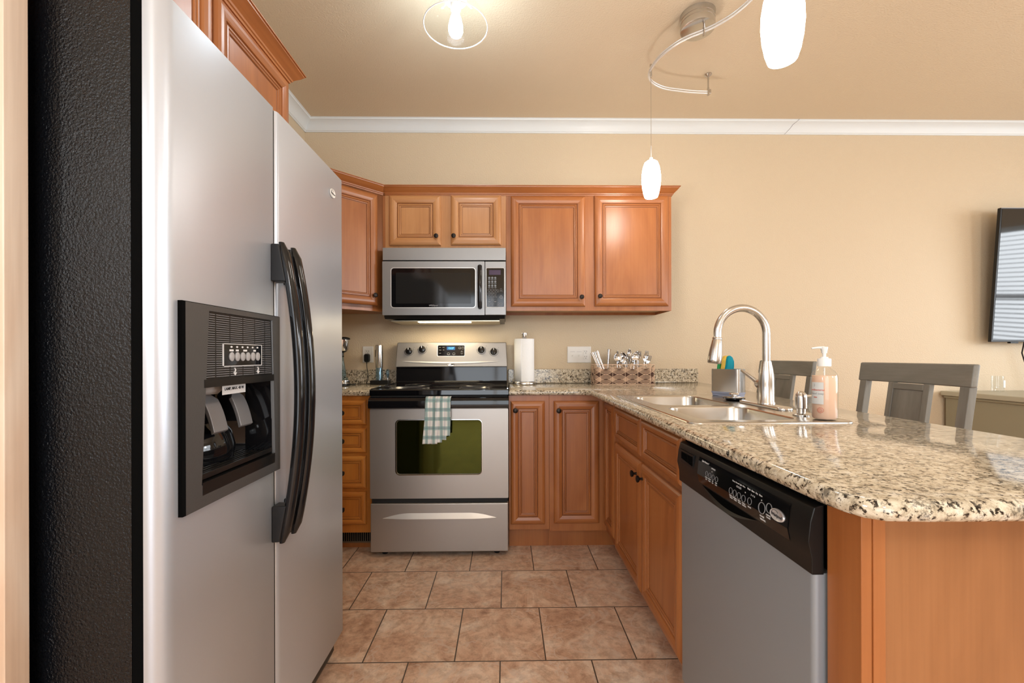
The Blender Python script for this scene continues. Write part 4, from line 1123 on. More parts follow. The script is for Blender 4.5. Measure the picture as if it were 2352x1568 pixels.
part(slabx(.030, .050), 'foam', 'sponge_yellow', t, smooth=True, angle=60)
part(slabx(.0502, .0620), 'scouring_pad', 'sponge_blue', t, smooth=True, angle=60)
t = thing('dish_brush', 'small green dish brush standing left of the sponge in the holder', 'brush', (.962, 2.030, .9195), rot=(0, 0, math.atan2(-.12, .071)))
b = B(); b.tube([(.018, .03, .03), (.020, .03, .10), (.026, .03, .140)], lambda u: .006 + .003 * u, 12); hh = part(b, 'handle', 'brush_green', t, smooth=True, angle=60)
b = B(); b.tube([(.026, .03, .140), (.028, .03, .150)], .009, 12); part(b, 'cap', 'brush_green', t, smooth=True)

# soap bottle
sx, sy = .934, 1.262
t = thing('soap_bottle', 'clear pump bottle of peach hand soap on the sink corner', 'bottle', (sx, sy, .9185)); O = (sx, sy, .9185)
R = .0335
b = B(O); b.lathe([(R - .006, .9190), (R - .001, .921), (R, .926), (R, 1.040), (R - .002, 1.050), (R - .008, 1.060), (R - .016, 1.066), (.0145, 1.069), (.0140, 1.076)], (sx, sy, 0), seg=40, cap=False); bt = part(b, 'shell', 'clear_glass', t, smooth=True, angle=60)
b = B(O); b.lathe([(0, .9215), (R - .006, .9215), (R - .003, .926), (R - .003, 1.047), (0, 1.047)], (sx, sy, 0), seg=36, cap=False); part(b, 'liquid', 'soap', t, smooth=True, angle=50)
b = B(O); b.lathe([(.0172, 1.074), (.0172, 1.094), (.0160, 1.0965), (.010, 1.0975), (.010, 1.101), (.0055, 1.1015), (.0045, 1.1020), (.0045, 1.120), (0, 1.120)], (sx, sy, 0), seg=24); pc = part(b, 'pump_cap', 'clear_white', t, smooth=True, angle=40)
b = B(O); b.lathe([(.007, 1.112), (.0075, 1.118), (.0095, 1.127), (.0095, 1.1305), (0, 1.1315)], (sx, sy, 0), seg=18); b.tube([(sx, sy, 1.1285), (sx - .018, sy + .002, 1.1285), (sx - .034, sy + .005, 1.1265)], lambda u: .0042 - .002 * u, 10)
part(b, 'pump_head', 'clear_white', pc, smooth=True, angle=40)
b = B(O); b.tube([(sx, sy, .93), (sx, sy, 1.07)], .002, 8); part(b, 'dip_tube', 'white_plastic', t)
camd = math.atan2(-sy, -sx)     # from the bottle towards the room


def wrap(r, a0, u, z): a = a0 + u / r; return (sx + r * math.cos(a), sy + r * math.sin(a), z)


def wpatch(b, r, a0, w, z0, z1, n=14):
    b.add([wrap(r, a0, -w / 2 + w * i / n, z) for z in (z0, z1) for i in range(n + 1)], [(i, i + 1, n + 2 + i, n + 1 + i) for i in range(n)], True)


def wtext(b, s_, sz, r, a0, u0, z, bold=0):
    q = B(); q.text(s_, sz, Matrix.Identity(4), ext=.00005, bold=bold, align='CENTER')
    b.add([wrap(r + v[2], a0, u0 + v[0], z + v[1]) for v in q.v], q.f)


a0 = camd - .55
b = B(O); wpatch(b, R + .0004, a0, .034, .965, 1.028); lb = part(b, 'label', M('soft_label', (.66, .68, .68), .5).name, bt)
b = B(O); wtext(b, 'antibacterial', .0075, R + .0009, a0, .001, 1.006, .0001); wtext(b, 'lotus', .005, R + .0009, a0, -.004, .985, .0002); part(b, 'red_lettering', 'mark_red', lb)
b = B(O); wtext(b, 'hand soap', .0085, R + .0009, a0, .001, .9955); wtext(b, 'J', .009, R + .0009, a0, -.006, 1.020); part(b, 'grey_lettering', 'mark_grey', lb)
b = B(O); a1 = camd - .28; b.tube([wrap(R + .0006, a1, .0075 * math.cos(2 * PI * i / 20) * 1, .948 + .0075 * math.sin(2 * PI * i / 20)) for i in range(20)], .0005, 4, closed=True)
b.tube([wrap(R + .0006, a1, .004 * math.cos(2 * PI * i / 5 + .3), .948 + .004 * math.sin(2 * PI * i / 5 + .3)) for i in range(5)], .0005, 4, closed=True)
part(b, 'round_mark', 'mark_red', bt)

# ================================================================ things on the back counter
t = thing('paper_towel_roll', 'white paper towel roll on steel upright holder, right of the stove', 'paper towels', (.125, 2.90, Z0)); O = (.125, 2.90, Z0)
b = B(O); b.lathe([(.020, .936), (.0660, .936), (.0665, .940), (.0665, 1.216), (.0655, 1.2175), (.020, 1.2175), (.020, .936)], (.125, 2.90, 0), seg=48, cap=False); part(b, 'roll', 'paper', t, smooth=True, angle=50)
b = B(O); rr_ = [(.125 + .0672 * math.cos(a) - (.0 if a > -2.2 else .0), 2.90 + .0672 * math.sin(a)) for a in [-PI * .95 + i * PI * .35 / 12 for i in range(13)]]
b.add([(x, y, z) for z in (.937, 1.216) for x, y in rr_], [(i, i + 1, 14 + i, 13 + i) for i in range(12)], True)
sh = part(b, 'loose_sheet', 'paper', t); sh.modifiers.new('s', 'SOLIDIFY').thickness = .001
t2 = thing('paper_towel_holder', 'brushed steel towel holder base and finial under the white roll', 'holder', (.125, 2.90, Z0))
b = B(O); b.lathe([(.076, .9142), (.077, .916), (.077, .930), (.074, .9345), (0, .935)], (.125, 2.90, 0), seg=40); part(b, 'base', 'nickel', t2, smooth=True, angle=40)
b = B(O); b.lathe([(.008, .935), (.008, 1.218), (.0135, 1.2185), (.0145, 1.224), (.0215, 1.254), (.0205, 1.2585), (0, 1.2595)], (.125, 2.90, 0), seg=24); part(b, 'rod', 'chrome', t2, smooth=True, angle=40)

# wire basket
bx0, bx1, by0, by1, bz0, bz1 = .588, .990, 2.858, 3.002, .9145, 1.045
t = thing('wire_basket', 'copper-toned wavy wire basket full of cutlery on the back counter', 'basket', ((bx0 + bx1) / 2, (by0 + by1) / 2, Z0)); O = t.location[:]
per = rrect(bx0, bx1, by0, by1, .022, 5)
pts = []; 
for i in range(len(per)):
    a, c = Vector(per[i]), Vector(per[(i + 1) % len(per)]); m = max(1, int((c - a).length / .008))
    for k in range(m): pts.append(a + (c - a) * k / m)
ln = [0]
for i in range(len(pts)): ln.append(ln[-1] + (pts[(i + 1) % len(pts)] - pts[i]).length)
T = ln[-1]; nw = round(T / .088 / 2) * 2
b = B(O)
for z in (bz0 + .002, bz1): b.tube([(p.x, p.y, z) for p in pts], .0022, 6, closed=True)
part(b, 'rims', 'wicker_wire', t, smooth=True)
b = B(O)
for zc in (bz0 + .034, bz0 + .096):
    for off in (-.012, -.004, .004, .012):
        for sg in (0, PI):
            b.tube([(p.x, p.y, min(bz1 - .001, max(bz0 + .004, zc + off + .0185 * math.sin(2 * PI * (nw / 2) * l / T + sg)))) for p, l in zip(pts, ln)], .0017, 5, closed=True)
part(b, 'woven_wires', 'wicker_wire', t, smooth=True)
b = B(O)
for k in range(5):
    x = bx0 + .035 + k * .083
    for y in (by0 - .001, by1 + .001): b.tube([(x, y, bz0 + .002), (x, y, bz1)], .0012, 5)
part(b, 'upright_wires', 'wicker_wire', t, smooth=True)
b = B(O); q = rrect(bx0 + .006, bx1 - .006, by0 + .006, by1 - .006, .018, 4); b.poly(q, bz0 + .0005, bz0 + .004)
for x in (bx0 + .135, bx0 + .268): b.box(x, x + .003, by0 + .006, by1 - .006, bz0 + .004, bz1 - .030)
b.loft([[(x, y, z) for x, y in q] for z in (bz0 + .004, bz1 - .028)], cap=False); part(b, 'lining', 'basket_lining', t)
b = B(O); b.tube([(bx1 - .050, by1 - .02, bz1 - .014), (bx1 - .034, by1 - .02, bz1 - .014), (bx1 - .032, by1 - .02, bz1 + .012), (bx1 - .026, by1 - .02, bz1 + .034), (bx1 - .014, by1 - .02, bz1 + .030), (bx1 - .006, by1 - .02, bz1 - .004)], .0022, 6)
part(b, 'handle', 'wicker_wire', t, smooth=True)


def cutlery(kind, x, y, zt, lean, turn, label, grp):
    """upright cutlery, head or handle end up at z=zt; built along +z from the bottom"""
    Lh = .155
    b = B()
    if kind == 'knife':     # handle end up
        b.tube([(0, 0, .0), (0, 0, .05), (0, 0, .11), (0, 0, .150), (0, 0, .155)], lambda u: .0045 + .0040 * min(1, u * 1.15), 10, flat=.55)
    elif kind == 'spoon':
        b.tube([(0, 0, 0), (0, 0, .06), (0, .001, .105)], .0028, 8)
        rings = []
        for i in range(9):
            u = i / 8; z = .102 + .052 * u; w = .0155 * math.sin(PI * min(1, .10 + u * .90)) ** .7 + .0015; dp = .007 * math.sin(PI * u)
            rings.append([(w * math.cos(a), dp * (1 - math.cos(a) ** 2) - .002, z) for a in [PI * k / 8 for k in range(9)]])
        b.loft(rings, cap=False, closed=False)
    elif kind == 'fork':
        b.tube([(0, 0, 0), (0, 0, .06), (0, .001, .105)], .0028, 8)
        b.hexa([(-.003, -.001, .100), (.003, -.001, .100), (.003, .001, .100), (-.003, .001, .100)], [(-.0115, .001, .120), (.0115, .001, .120), (.0115, .003, .120), (-.0115, .003, .120)])
        for k in range(4):
            xx = -.0115 + k * .0066; b.hexa([(xx, .001, .119), (xx + .0032, .001, .119), (xx + .0032, .003, .119), (xx, .003, .119)], [(xx, -.001, .156), (xx + .0028, -.001, .156), (xx + .0028, .0008, .156), (xx, .0008, .156)])
    ob = single(b, kind, 'chrome', label, 'cutlery', grp, smooth=True, angle=40)
    if kind == 'spoon': ob.modifiers.new('s', 'SOLIDIFY').thickness = .0012
    ob.scale = (1.35, 1.35, 1.0)
    ob.rotation_euler = (lean[1], lean[0], turn); top = Matrix.Rotation(turn, 3, 'Z') @ Matrix.Rotation(lean[0], 3, 'Y') @ Matrix.Rotation(lean[1], 3, 'X') @ Vector((0, 0, .155))
    ob.location = (x, y, zt - top.z)
    return ob


kd = [(.640, 2.900, 1.125, (-.42, 0)), (.652, 2.915, 1.128, (-.40, .02)), (.662, 2.895, 1.136, (-.36, 0)), (.670, 2.930, 1.130, (-.34, .03)), (.690, 2.925, 1.148, (.06, .02))]
for i, (x, y, z, l) in enumerate(kd):
    cutlery('knife', x, y, z, l, 0, 'steel knife leaning handle-up at the left end of the basket' if i < 4 else 'lone upright steel handle sticking up right of the leaning knives', 'leaning knives in the wire basket' if i < 4 else None)
for i, (x, y, z, l, tr) in enumerate([(.757, 2.93, 1.140, (-.06, .0), .9), (.785, 2.90, 1.118, (-.35, .0), .2), (.800, 2.94, 1.112, (-.2, .0), .4), (.818, 2.90, 1.128, (-.25, 0), -.5), (.838, 2.93, 1.152, (-.03, 0), .7),
                                      (.852, 2.90, 1.125, (.12, 0), .1), (.868, 2.95, 1.135, (.2, 0), -.4), (.770, 2.96, 1.108, (-.3, 0), 1.2), (.828, 2.95, 1.120, (-.1, 0), 1.0), (.846, 2.96, 1.110, (.2, 0), .3), (.812, 2.90, 1.100, (-.3, 0), .6)]):
    cutlery('spoon', x, y, z, l, tr, 'steel spoon standing bowl-up in the middle of the wire basket', 'spoons in the wire basket')
for i, (x, y, z, l, tr) in enumerate([(.885, 2.91, 1.125, (.05, 0), .2), (.905, 2.94, 1.135, (.0, 0), -.1), (.922, 2.90, 1.120, (.10, .0), .3), (.935, 2.95, 1.110, (.15, 0), .0), (.940, 2.92, 1.135, (.12, 0), .5), (.895, 2.96, 1.122, (-.1, 0), .6), (.912, 2.885, 1.105, (.3, 0), -.5)]):
    cutlery('fork', x, y, z, l, tr, 'steel fork standing tines-up at the right end of the wire basket', 'forks in the wire basket')

# outlets
def plate(parent, x0, x1, z0, z1, y):
    b = B(parent.location[:]); b.loft([front_ring(x0, x1, z0, z1, y, .003, 2), front_ring(x0, x1, z0, z1, y - .003, .003, 2), front_ring(x0 + .003, x1 - .003, z0 + .003, z1 - .003, y - .006, .003, 2)], smooth=False)
    return part(b, 'plate', 'white_plastic', parent)


def receptacle(parent, pl, cx, cz, y, plugs=(1, -1)):
    b = B(parent.location[:]); b.box(cx - .017, cx + .017, y - .0085, y - .0058, cz - .034, cz + .034); rc = part(b, 'receptacle', 'white_plastic', pl, bevel=.002)
    b = B(parent.location[:])
    for s_ in plugs:
        z = cz + s_ * .0185
        for dx in (-.006, .006): b.box(cx + dx - .0011, cx + dx + .0011, y - .0090, y - .0084, z + .001, z + .009)
        b.lathe([(.0024, 0), (.0024, .0006)], (cx, y - .0084, z - .007), 'Y', 10)
    part(b, 'slots', 'black_dull', rc)


t = thing('wall_outlet', 'white single outlet plate with a black charger plugged in, left of the stove', 'outlet', (-.9635, WY, 1.117)); pl = plate(t, -1.001, -.926, 1.060, 1.174, WY - .0005); receptacle(t, pl, -.9635, 1.117, WY)
t = thing('switch_plate', 'wide white plate with two toggle switches and outlet above the backsplash', 'switch plate', (.520, WY, 1.1125)); pl = plate(t, .436, .604, 1.055, 1.170, WY - .0005); receptacle(t, pl, .566, 1.1125, WY)
for x in (.474, .520):
    b = B(t.location[:]); b.box(x - .005, x + .005, WY - .0075, WY - .0058, 1.100, 1.125); b.hexa([(x - .0042, WY - .0075, 1.103), (x + .0042, WY - .0075, 1.103), (x + .0042, WY - .0075, 1.112), (x - .0042, WY - .0075, 1.112)][::-1],
       [(x - .0036, WY - .017, 1.098), (x + .0036, WY - .017, 1.098), (x + .0036, WY - .017, 1.103), (x - .0036, WY - .017, 1.103)][::-1]); part(b, 'toggle', 'white_plastic', pl)
    b = B(t.location[:]); b.box(x - .018, x + .018, WY - .0068, WY - .0060, 1.1325, 1.134); part(b, 'marking_strip', 'mark_grey', pl)
t = thing('charger', 'black plug-in charger with cord hanging from the left wall outlet', 'charger', (-.962, 3.04, 1.092)); O = t.location[:]
b = B(O); b.loft([front_ring(-.979, -.945, 1.068, 1.120, 3.0595, .010, 4), front_ring(-.982, -.942, 1.063, 1.123, 3.040, .012, 4), front_ring(-.978, -.946, 1.067, 1.119, 3.022, .012, 4)], smooth=False); ch = part(b, 'body', 'black_satin', t, bevel=.003)
b = B(O); b.tube([(-.962, 3.035, 1.064), (-.962, 3.034, 1.05), (-.960, 3.033, 1.02), (-.952, 3.030, .98), (-.950, 3.020, .940), (-.955, 3.00, .9195), (-.940, 2.985, .918), (-.915, 2.975, .918)], lambda u: .0042 if u < .1 else .0024, 8); part(b, 'cord', 'black_plastic', t, smooth=True)
# wine opener
ox, oy = -.852, 2.95
t = thing('wine_opener', 'cylindrical steel electric wine opener on black charging base by the stove', 'wine opener', (ox, oy, Z0)); O = t.location[:]
b = B(O); b.box(-.905, -.782, 2.915, 2.985, .9145, .944); bs = part(b, 'charging_base', 'black_satin', t, bevel=.004)
b = B(O); b.lathe([(.0235, 1.028), (.0245, 1.030), (.0245, 1.176), (.0235, 1.180), (0, 1.181)], (ox, oy, 0), seg=28); part(b, 'barrel', 'nickel', t, smooth=True, angle=40)
b = B(O); b.lathe([(.0238, .9445), (.0238, 1.028)], (ox, oy, 0), seg=28, cap=False); part(b, 'clear_sleeve', 'blue_glass', t, smooth=True)
b = B(O); b.lathe([(.012, .945), (.014, 1.0), (.018, 1.0279)], (ox, oy, 0), seg=16); part(b, 'core', 'chrome', t, smooth=True)
b = B(O); b.hexa([(ox - .026, oy - .010, 1.10), (ox - .018, oy - .014, 1.10), (ox - .018, oy + .004, 1.10), (ox - .026, oy + .004, 1.10)], [(ox - .026, oy - .010, 1.148), (ox - .018, oy - .014, 1.148), (ox - .018, oy + .004, 1.148), (ox - .026, oy + .004, 1.148)]); part(b, 'switch', 'black_gloss', t, bevel=.003)
t = thing('foil_cutter', 'small clear and steel foil cutter standing on the right of the opener base', 'foil cutter', (-.795, 2.95, .9445)); O = t.location[:]
b = B(O); b.lathe([(.004, .9446), (.004, .965), (.009, .972), (.011, .99), (.010, 1.010), (.005, 1.018), (0, 1.019)], (-.795, 2.95, 0), seg=18); part(b, 'cutter_body', 'blue_glass', t, smooth=True, angle=60)
b = B(O); b.lathe([(.0042, .9446), (.0042, .960)], (-.795, 2.95, 0), seg=14); part(b, 'cutter_stem', 'chrome', t, smooth=True)
# drink mixer half behind the fridge
dx, dyy = -1.058, 2.83
t = thing('drink_mixer', 'steel and clear blue drink mixer with black lid, half hidden by the refrigerator', 'mixer', (dx, dyy, Z0)); O = t.location[:]
b = B(O); b.lathe([(.050, .9145), (.053, .918), (.053, .928), (.050, .930), (0, .930)], (dx, dyy, 0), seg=32); part(b, 'foot_ring', 'black_satin', t, smooth=True, angle=40)
b = B(O); b.lathe([(.050, .9302), (.051, .934), (.050, .950), (.046, .953), (0, .953)], (dx, dyy, 0), seg=32); part(b, 'base', 'chrome', t, smooth=True, angle=40)
b = B(O); b.lathe([(.040, .9532), (.038, .965), (.026, .975), (.030, .982), (.012, 1.09), (.011, 1.10)], (dx, dyy, 0), seg=28, cap=False); part(b, 'clear_cone', 'blue_glass', t, smooth=True, angle=60)
b = B(O); b.lathe([(.013, 1.10), (.015, 1.105), (.012, 1.112), (.013, 1.128), (.024, 1.133), (.034, 1.140)], (dx, dyy, 0), seg=28); part(b, 'collar', 'black_satin', t, smooth=True, angle=40)
b = B(O); b.lathe([(.034, 1.140), (.040, 1.148), (.048, 1.212)], (dx, dyy, 0), seg=32, cap=False); cu_ = part(b, 'cup', 'chrome', t, smooth=True, angle=60)
b = B(O); b.tube([(dx + .026 * 1 + .008 * math.cos(a), dyy - .036, 1.185 + .012 * math.sin(a)) for a in [2 * PI * i / 16 for i in range(16)]], .0012, 5, closed=True); part(b, 'oval_mark', 'mark_dark', cu_)
b = B(O); b.lathe([(.050, 1.2122), (.053, 1.216), (.050, 1.224), (.030, 1.230), (0, 1.231)], (dx, dyy, 0), seg=32); part(b, 'lid', 'black_satin', t, smooth=True, angle=60)
b = B(O); b.tube([(dx + .053, dyy + .01, .920), (dx + .065, 2.87, .9175), (dx + .055, 2.93, .9175), (dx + .02, 3.0, .9175)], .0026, 8); part(b, 'cord', 'black_plastic', t, smooth=True)

# ================================================================ track light
rail_pts = [(1.190, 2.524), (1.09, 2.518), (1.009, 2.505), (.950, 2.494), (.898, 2.477), (.835, 2.438), (.795, 2.390), (.783, 2.345), (.784, 2.292), (.799, 2.218), (.838, 2.140), (.880, 2.090), (.935, 2.050), (.985, 2.005), (1.030, 1.945), (1.062, 1.865),
            (1.080, 1.77), (1.075, 1.66), (1.03, 1.53), (.95, 1.41), (.86, 1.30), (.78, 1.20), (.725, 1.10), (.69, 1.0), (.68, .88)]


def smooth_path(p, n=4):
    out = []
    for i in range(len(p) - 1):
        p0, p1, p2, p3 = [Vector(p[max(0, min(len(p) - 1, i + k))]) for k in (-1, 0, 1, 2)]
        for s_ in range(n):
            t_ = s_ / n; out.append(.5 * ((2 * p1) + (-p0 + p2) * t_ + (2 * p0 - 5 * p1 + 4 * p2 - p3) * t_ * t_ + (-p0 + 3 * p1 - 3 * p2 + p3) * t_ ** 3))
    out.append(Vector(p[-1])); return out


sp_ = smooth_path(rail_pts); RZ = 2.640
t = thing('track_light', 'curved brushed-nickel light rail hung from a round ceiling canopy', 'light rail', (.93, 2.05, CZ)); O = t.location[:]
for dz in (.006, -.006):
    b = B(O); b.tube([(p.x, p.y, RZ + dz) for p in sp_], .0042, 8); part(b, 'rail', 'bright_nickel', t, smooth=True, angle=60)
b = B(O); b.lathe([(.070, 2.672), (.078, 2.674), (.079, 2.678), (.079, 2.700), (.0775, 2.701), (.0775, 2.704), (.079, 2.705), (.079, 2.716), (.0775, 2.717), (.0775, 2.720), (.079, 2.721), (.079, 2.732), (.081, 2.7445)], (.930, 2.085, 0), seg=40); part(b, 'canopy', 'nickel', t, smooth=True, angle=30)
b = B(O); b.lathe([(.0065, 2.612), (.0065, 2.655), (.0045, 2.657), (.0045, 2.673)], (.944, 2.045, 0), seg=14); part(b, 'canopy_stem', 'nickel', t, smooth=True, angle=40)
b = B(O); b.lathe([(.0065, 2.620), (.0065, 2.665), (.0045, 2.667), (.0045, 2.728), (.010, 2.732), (.020, 2.740), (.020, 2.7448)], (1.187, 2.523, 0), seg=18); part(b, 'ceiling_support', 'nickel', t, smooth=True, angle=40)
b = B(O); b.box(1.190, 1.202, 2.516, 2.530, 2.630, 2.655); part(b, 'end_cap', 'nickel', t, bevel=.002)


def pendant(x, y, zb, label):
    t = thing('pendant_lamp', label, 'pendant light', (x, y, zb))
    prof = [(.0335, 0), (.0405, .022), (.0465, .055), (.0495, .090), (.0485, .125), (.0430, .160), (.0340, .185), (.0240, .193), (.010, .195)]
    b = B(); b.lathe(prof, seg=40, cap=False)
    b.lathe([(r - .003, z + (.0 if i == 0 else .0)) for i, (r, z) in enumerate(prof)], seg=40, cap=False)
    b.loft([[(r * math.cos(2 * PI * i / 40), r * math.sin(2 * PI * i / 40), 0) for i in range(40)] for r in (.0335, .0305)], cap=False)
    part(b, 'glass_shade', 'lamp_shade', t, smooth=True, angle=50)
    b = B(); b.lathe([(0, .03), (.012, .035), (.017, .06), (.016, .09), (.010, .12), (.009, .15)], seg=16); part(b, 'bulb', 'bulb_warm', t, smooth=True)
    b = B(); b.lathe([(.010, .1952), (.009, .200), (.009, .212), (.003, .214), (.0028, .275), (.0012, .277)], seg=14); part(b, 'socket_cap', 'bright_nickel', t, smooth=True, angle=40)
    b = B(); b.tube([(0, 0, .277), (0, 0, RZ - .035 - zb)], .0011, 6); part(b, 'cord', 'nickel', t)
    b = B(); b.lathe([(.0, RZ - .042 - zb), (.0035, RZ - .041 - zb), (.006, RZ - .028 - zb), (.0062, RZ + .028 - zb), (.004, RZ + .032 - zb), (0, RZ + .032 - zb)], seg=14); part(b, 'rail_connector', 'nickel', t, smooth=True, angle=40)
    return t


pendant(.786, 2.330, 1.956, 'small far white glass pendant lamp hanging low in front of the cabinets')
pendant(.712, 1.105, 1.862, 'large near white glass pendant lamp cut off by the top edge')
# ceiling light
lx, ly = -.211, 1.885
t = thing('ceiling_light', 'clear glass ceiling light with glowing pear-shaped bulb above the kitchen floor', 'ceiling light', (lx, ly, CZ)); O = t.location[:]
b = B(O); b.lathe([(.048, 2.640), (.050, 2.655), (.050, 2.690), (.065, 2.700), (.068, 2.712), (.068, 2.7445)], (lx, ly, 0), seg=32); cn = part(b, 'canopy', 'bright_nickel', t, smooth=True, angle=40)
b = B(O); b.lathe([(.137, 2.530), (.1385, 2.532), (.130, 2.556), (.110, 2.590), (.085, 2.618), (.062, 2.634), (.056, 2.650)], (lx, ly, 0), seg=48, cap=False); gl = part(b, 'glass_shade', 'thin_glass', t, smooth=True, angle=70)
b = B(O); b.tube([(lx + .1372 * math.cos(2 * PI * i / 48), ly + .1372 * math.sin(2 * PI * i / 48), 2.530) for i in range(48)], .0022, 8, closed=True); part(b, 'rim', M('lit_rim', (.92, .94, .95), .25, spec=.6).name, gl, smooth=True)  # whitish rim colour stands in for glass lit by the bulb
b = B(O); b.lathe([(.020, 2.598), (.022, 2.602), (.022, 2.640)], (lx, ly, 0), seg=20); part(b, 'socket', 'white_plastic', t, smooth=True, angle=40)
b = B(O); b.lathe([(0, 2.482), (.012, 2.484), (.024, 2.493), (.031, 2.510), (.031, 2.528), (.024, 2.560), (.016, 2.585), (.014, 2.598)], (lx, ly, 0), seg=28); part(b, 'bulb', 'bulb_glow', t, smooth=True)
for k, a in enumerate((.5, 2.6, 4.7)):
    b = B(O); b.tube([(lx + .050 * math.cos(a), ly + .050 * math.sin(a), 2.648), (lx + .072 * math.cos(a), ly + .072 * math.sin(a), 2.640)], .003, 8); b.lathe([(.0055, 0), (.0055, .004)], (lx + .072 * math.cos(a), ly + .072 * math.sin(a), 2.638), seg=10); part(b, 'thumb_screw', 'bright_nickel', cn)

# ================================================================ counter stools
def stool(x, y, label):
    t = thing('counter_stool', label, 'stool', (x, y, 0), rz=-PI / 2)
    H = 1.070

    def yb(z): return .185 + (z - .60) * .145      # back plane leaning away

    def plank(x0, x1, z0, z1, th, name, mat, par, nseg=1, off=0, bow=.0, bev=.003, slant=0):
        b = B(); rings = []
        for i in range(nseg + 1):
            u = i / nseg; xx = x0 + (x1 - x0) * u; c = bow * (1 - ((xx) / .26) ** 2)
            rings.append([(xx, yb(z0) + off + c, z0), (xx, yb(z0) + off + c + th, z0), (xx, yb(z1) + off + c + th, z1), (xx, yb(z1) + off + c, z1)])
        b.loft(rings, smooth=False); return part(b, name, mat, par, bevel=bev)
    tr = plank(-.262, .262, H - .088, H, .026, 'top_rail', 'grey_wood_rail', t, 14, -.006, .018, .006)
    for s_ in (-1, 1):
        b = B(); xx = s_ * .235
        b.tube([(xx, yb(H - .08) + .010, H - .080), (xx, yb(.80) + .008, .80), (xx, .195, .58), (xx, .205, .30), (xx, .235, 0)], .022, 4, up=(1, 0, 0)) if False else None
        pz = [(H - .086, .010), (.80, .010), (.60, .010), (.55, .008), (.30, .02), (0, .06)]
        rings = [[(xx - .019, (yb(z) if z > .55 else .185) + o - .012, z), (xx + .019, (yb(z) if z > .55 else .185) + o - .012, z), (xx + .019, (yb(z) if z > .55 else .185) + o + .018, z), (xx - .019, (yb(z) if z > .55 else .185) + o + .018, z)] for z, o in pz]
        b.loft(rings, smooth=False); part(b, 'rear_leg', 'grey_wood', t, bevel=.003)
    sp = plank(-.070, .070, .700, H - .094, .008, 'splat_panel', 'grey_wood', t, 1, .004, 0, .001)
    for x0, x1 in ((-.097, -.070), (.070, .097)): plank(x0, x1, .640, H - .086, .020, 'splat_stile', 'grey_wood', t, 1, 0, 0, .002)
    plank(-.070, .070, H - .115, H - .089, .016, 'splat_rail', 'grey_wood_rail', t, 1, 0, 0, .002)
    plank(-.216, .216, .640, .698, .020, 'lower_rail', 'grey_wood_rail', t, 1, 0, 0, .002)
    b = B(); b.poly(rrect(-.235, .235, -.225, .190, .03, 4), .590, .625); part(b, 'seat', 'grey_wood_rail', t, bevel=.006)
    b = B(); b.box(-.215, .215, -.205, -.185, .53, .590); part(b, 'front_apron', 'grey_wood_rail', t)
    for s_ in (-1, 1):
        b = B(); xx = s_ * .205; b.hexa([(xx - .016 + s_ * .01, -.225, 0), (xx + .016 + s_ * .01, -.225, 0), (xx + .016 + s_ * .01, -.193, 0), (xx - .016 + s_ * .01, -.193, 0)], [(xx - .02, -.215, .59), (xx + .02, -.215, .59), (xx + .02, -.175, .59), (xx - .02, -.175, .59)]); part(b, 'front_leg', 'grey_wood', t)
        b = B(); b.box(xx - .01 + s_ * .008, xx + .01 + s_ * .008, -.19, .19, .25, .285); part(b, 'side_stretcher', 'grey_wood_rail', t)
    b = B(); b.box(-.20, .20, -.215, -.19, .17, .205); part(b, 'foot_rest', 'grey_wood_rail', t)
    return t


stool(1.505, 2.715, 'grey wooden counter stool behind the faucet, farther of the two')
stool(1.505, 1.862, 'grey wooden counter stool right of the soap bottle, nearer of the two')

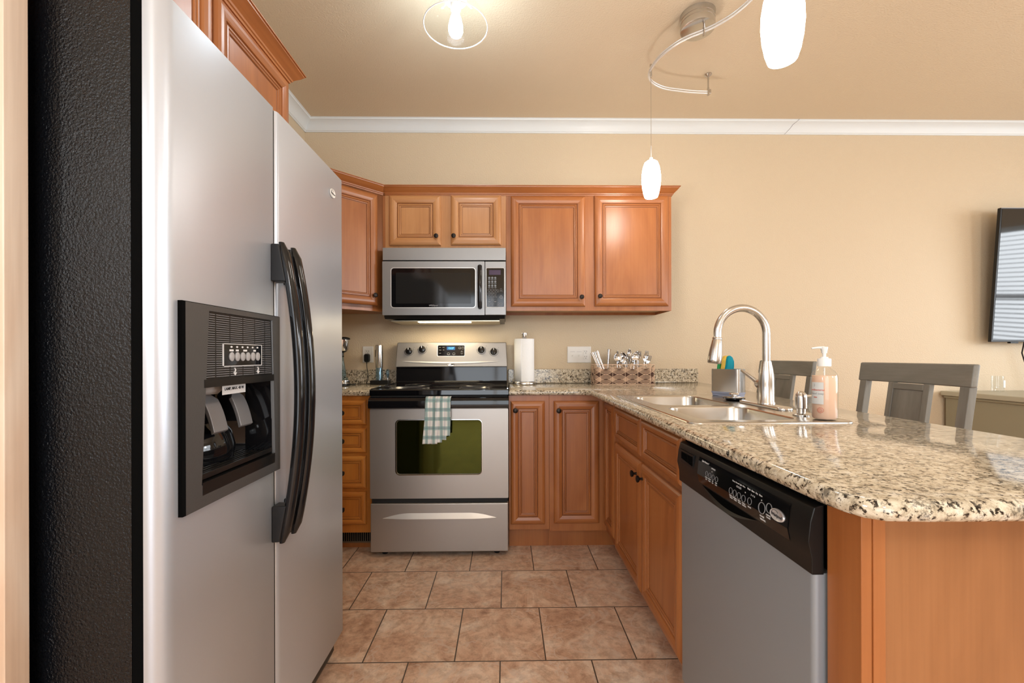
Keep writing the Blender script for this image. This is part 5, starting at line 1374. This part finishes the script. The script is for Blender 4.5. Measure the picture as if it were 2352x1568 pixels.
# ================================================================ sideboard, glass, television
t = thing('sideboard', 'low olive-grey painted sideboard against the back wall below the television', 'sideboard', (3.1, 3.04, 0)); O = t.location[:]
b = B(O); b.box(3.12, 4.62, 2.54, 3.04, .08, .815); part(b, 'body', 'olive_paint', t)
b = B(O); b.box(3.105, 4.635, 2.525, 3.045, .800, .818); part(b, 'moulding', 'olive_paint', t, bevel=.006)
b = B(O); b.box(3.09, 4.65, 2.51, 3.05, .818, .850); part(b, 'top', 'olive_light', t, bevel=.005)
for x in (3.14, 4.54):
    for y in (2.56, 2.97): b = B(O); b.box(x, x + .06, y, y + .06, 0, .08); part(b, 'foot', 'olive_paint', t)
for k in range(3):
    b = B(O); b.box(3.16 + k * .485, 3.62 + k * .485, 2.524, 2.54, .12, .78); dr_ = part(b, 'door', 'olive_paint', t, bevel=.003)
    b = B(O); b.lathe([(.006, 0), (.006, .012), (.013, .020), (.010, .026), (0, .027)], (3.58 + k * .485, 2.524, .50), 'Y', 14); part(b, 'knob', 'bronze', dr_, smooth=True)
gx, gy = 3.385, 2.945
t = thing('glass_candle_holder', 'small clear glass holder on the sideboard top under the television', 'candle holder', (gx, gy, .8505)); O = t.location[:]
b = B(O); b.lathe([(.001, .8510), (.031, .8512), (.032, .854), (.032, .958), (.030, .958), (.030, .870), (.001, .868)], (gx, gy, 0), seg=28, cap=False); part(b, 'holder_glass', 'clear_glass', t, smooth=True, angle=50)
b = B(O); b.box(gx + .002, gx + .016, gy - .034, gy - .0325, .880, .930); part(b, 'paper_label', 'mark_white', t)
th = math.atan(.063 / .914)
t = thing('television', 'large black flat-screen television tilted down on the back wall', 'television', (4.17, 2.985, 1.193), rot=(th, 0, 0))
w2, hh_ = .785, .917
b = B(); b.box(-w2, w2, 0, .022, 0, hh_); b.box(-w2 * .8, w2 * .8, .022, .045, .05, hh_ * .6); part(b, 'housing', 'black_satin', t, bevel=.003)
b = B(); b.box(-w2 + .010, w2 - .010, -.0012, .001, .016, hh_ - .010); part(b, 'screen', 'screen', t)
b = B(); b.box(-.06 - .585, -.06 - .53, .0, .02, -.010, 0); part(b, 'sensor', 'black_plastic', t)
b = B(); b.box(-w2 + .002, w2 - .002, -.0005, .003, hh_ - .004, hh_ + .0005); part(b, 'top_edge', 'mark_grey', t)
b = B(); b.tube([(-.51, .03, .02), (-.505, .045, -.08), (-.47, .035, -.20), (-.43, .02, -.325)], .004, 8); part(b, 'power_cord', 'black_plastic', t, smooth=True)
t = thing('wall_mount', 'black wall bracket holding the tilted television', 'bracket', (4.17, 3.065, 1.6)); O = t.location[:]
b = B(O); b.box(3.97, 4.37, 3.055, 3.069, 1.45, 1.75); part(b, 'wall_plate', 'black_plastic', t)
b = B(O); b.box(4.05, 4.09, 3.02, 3.056, 1.5, 1.7); part(b, 'arm', 'black_plastic', t)
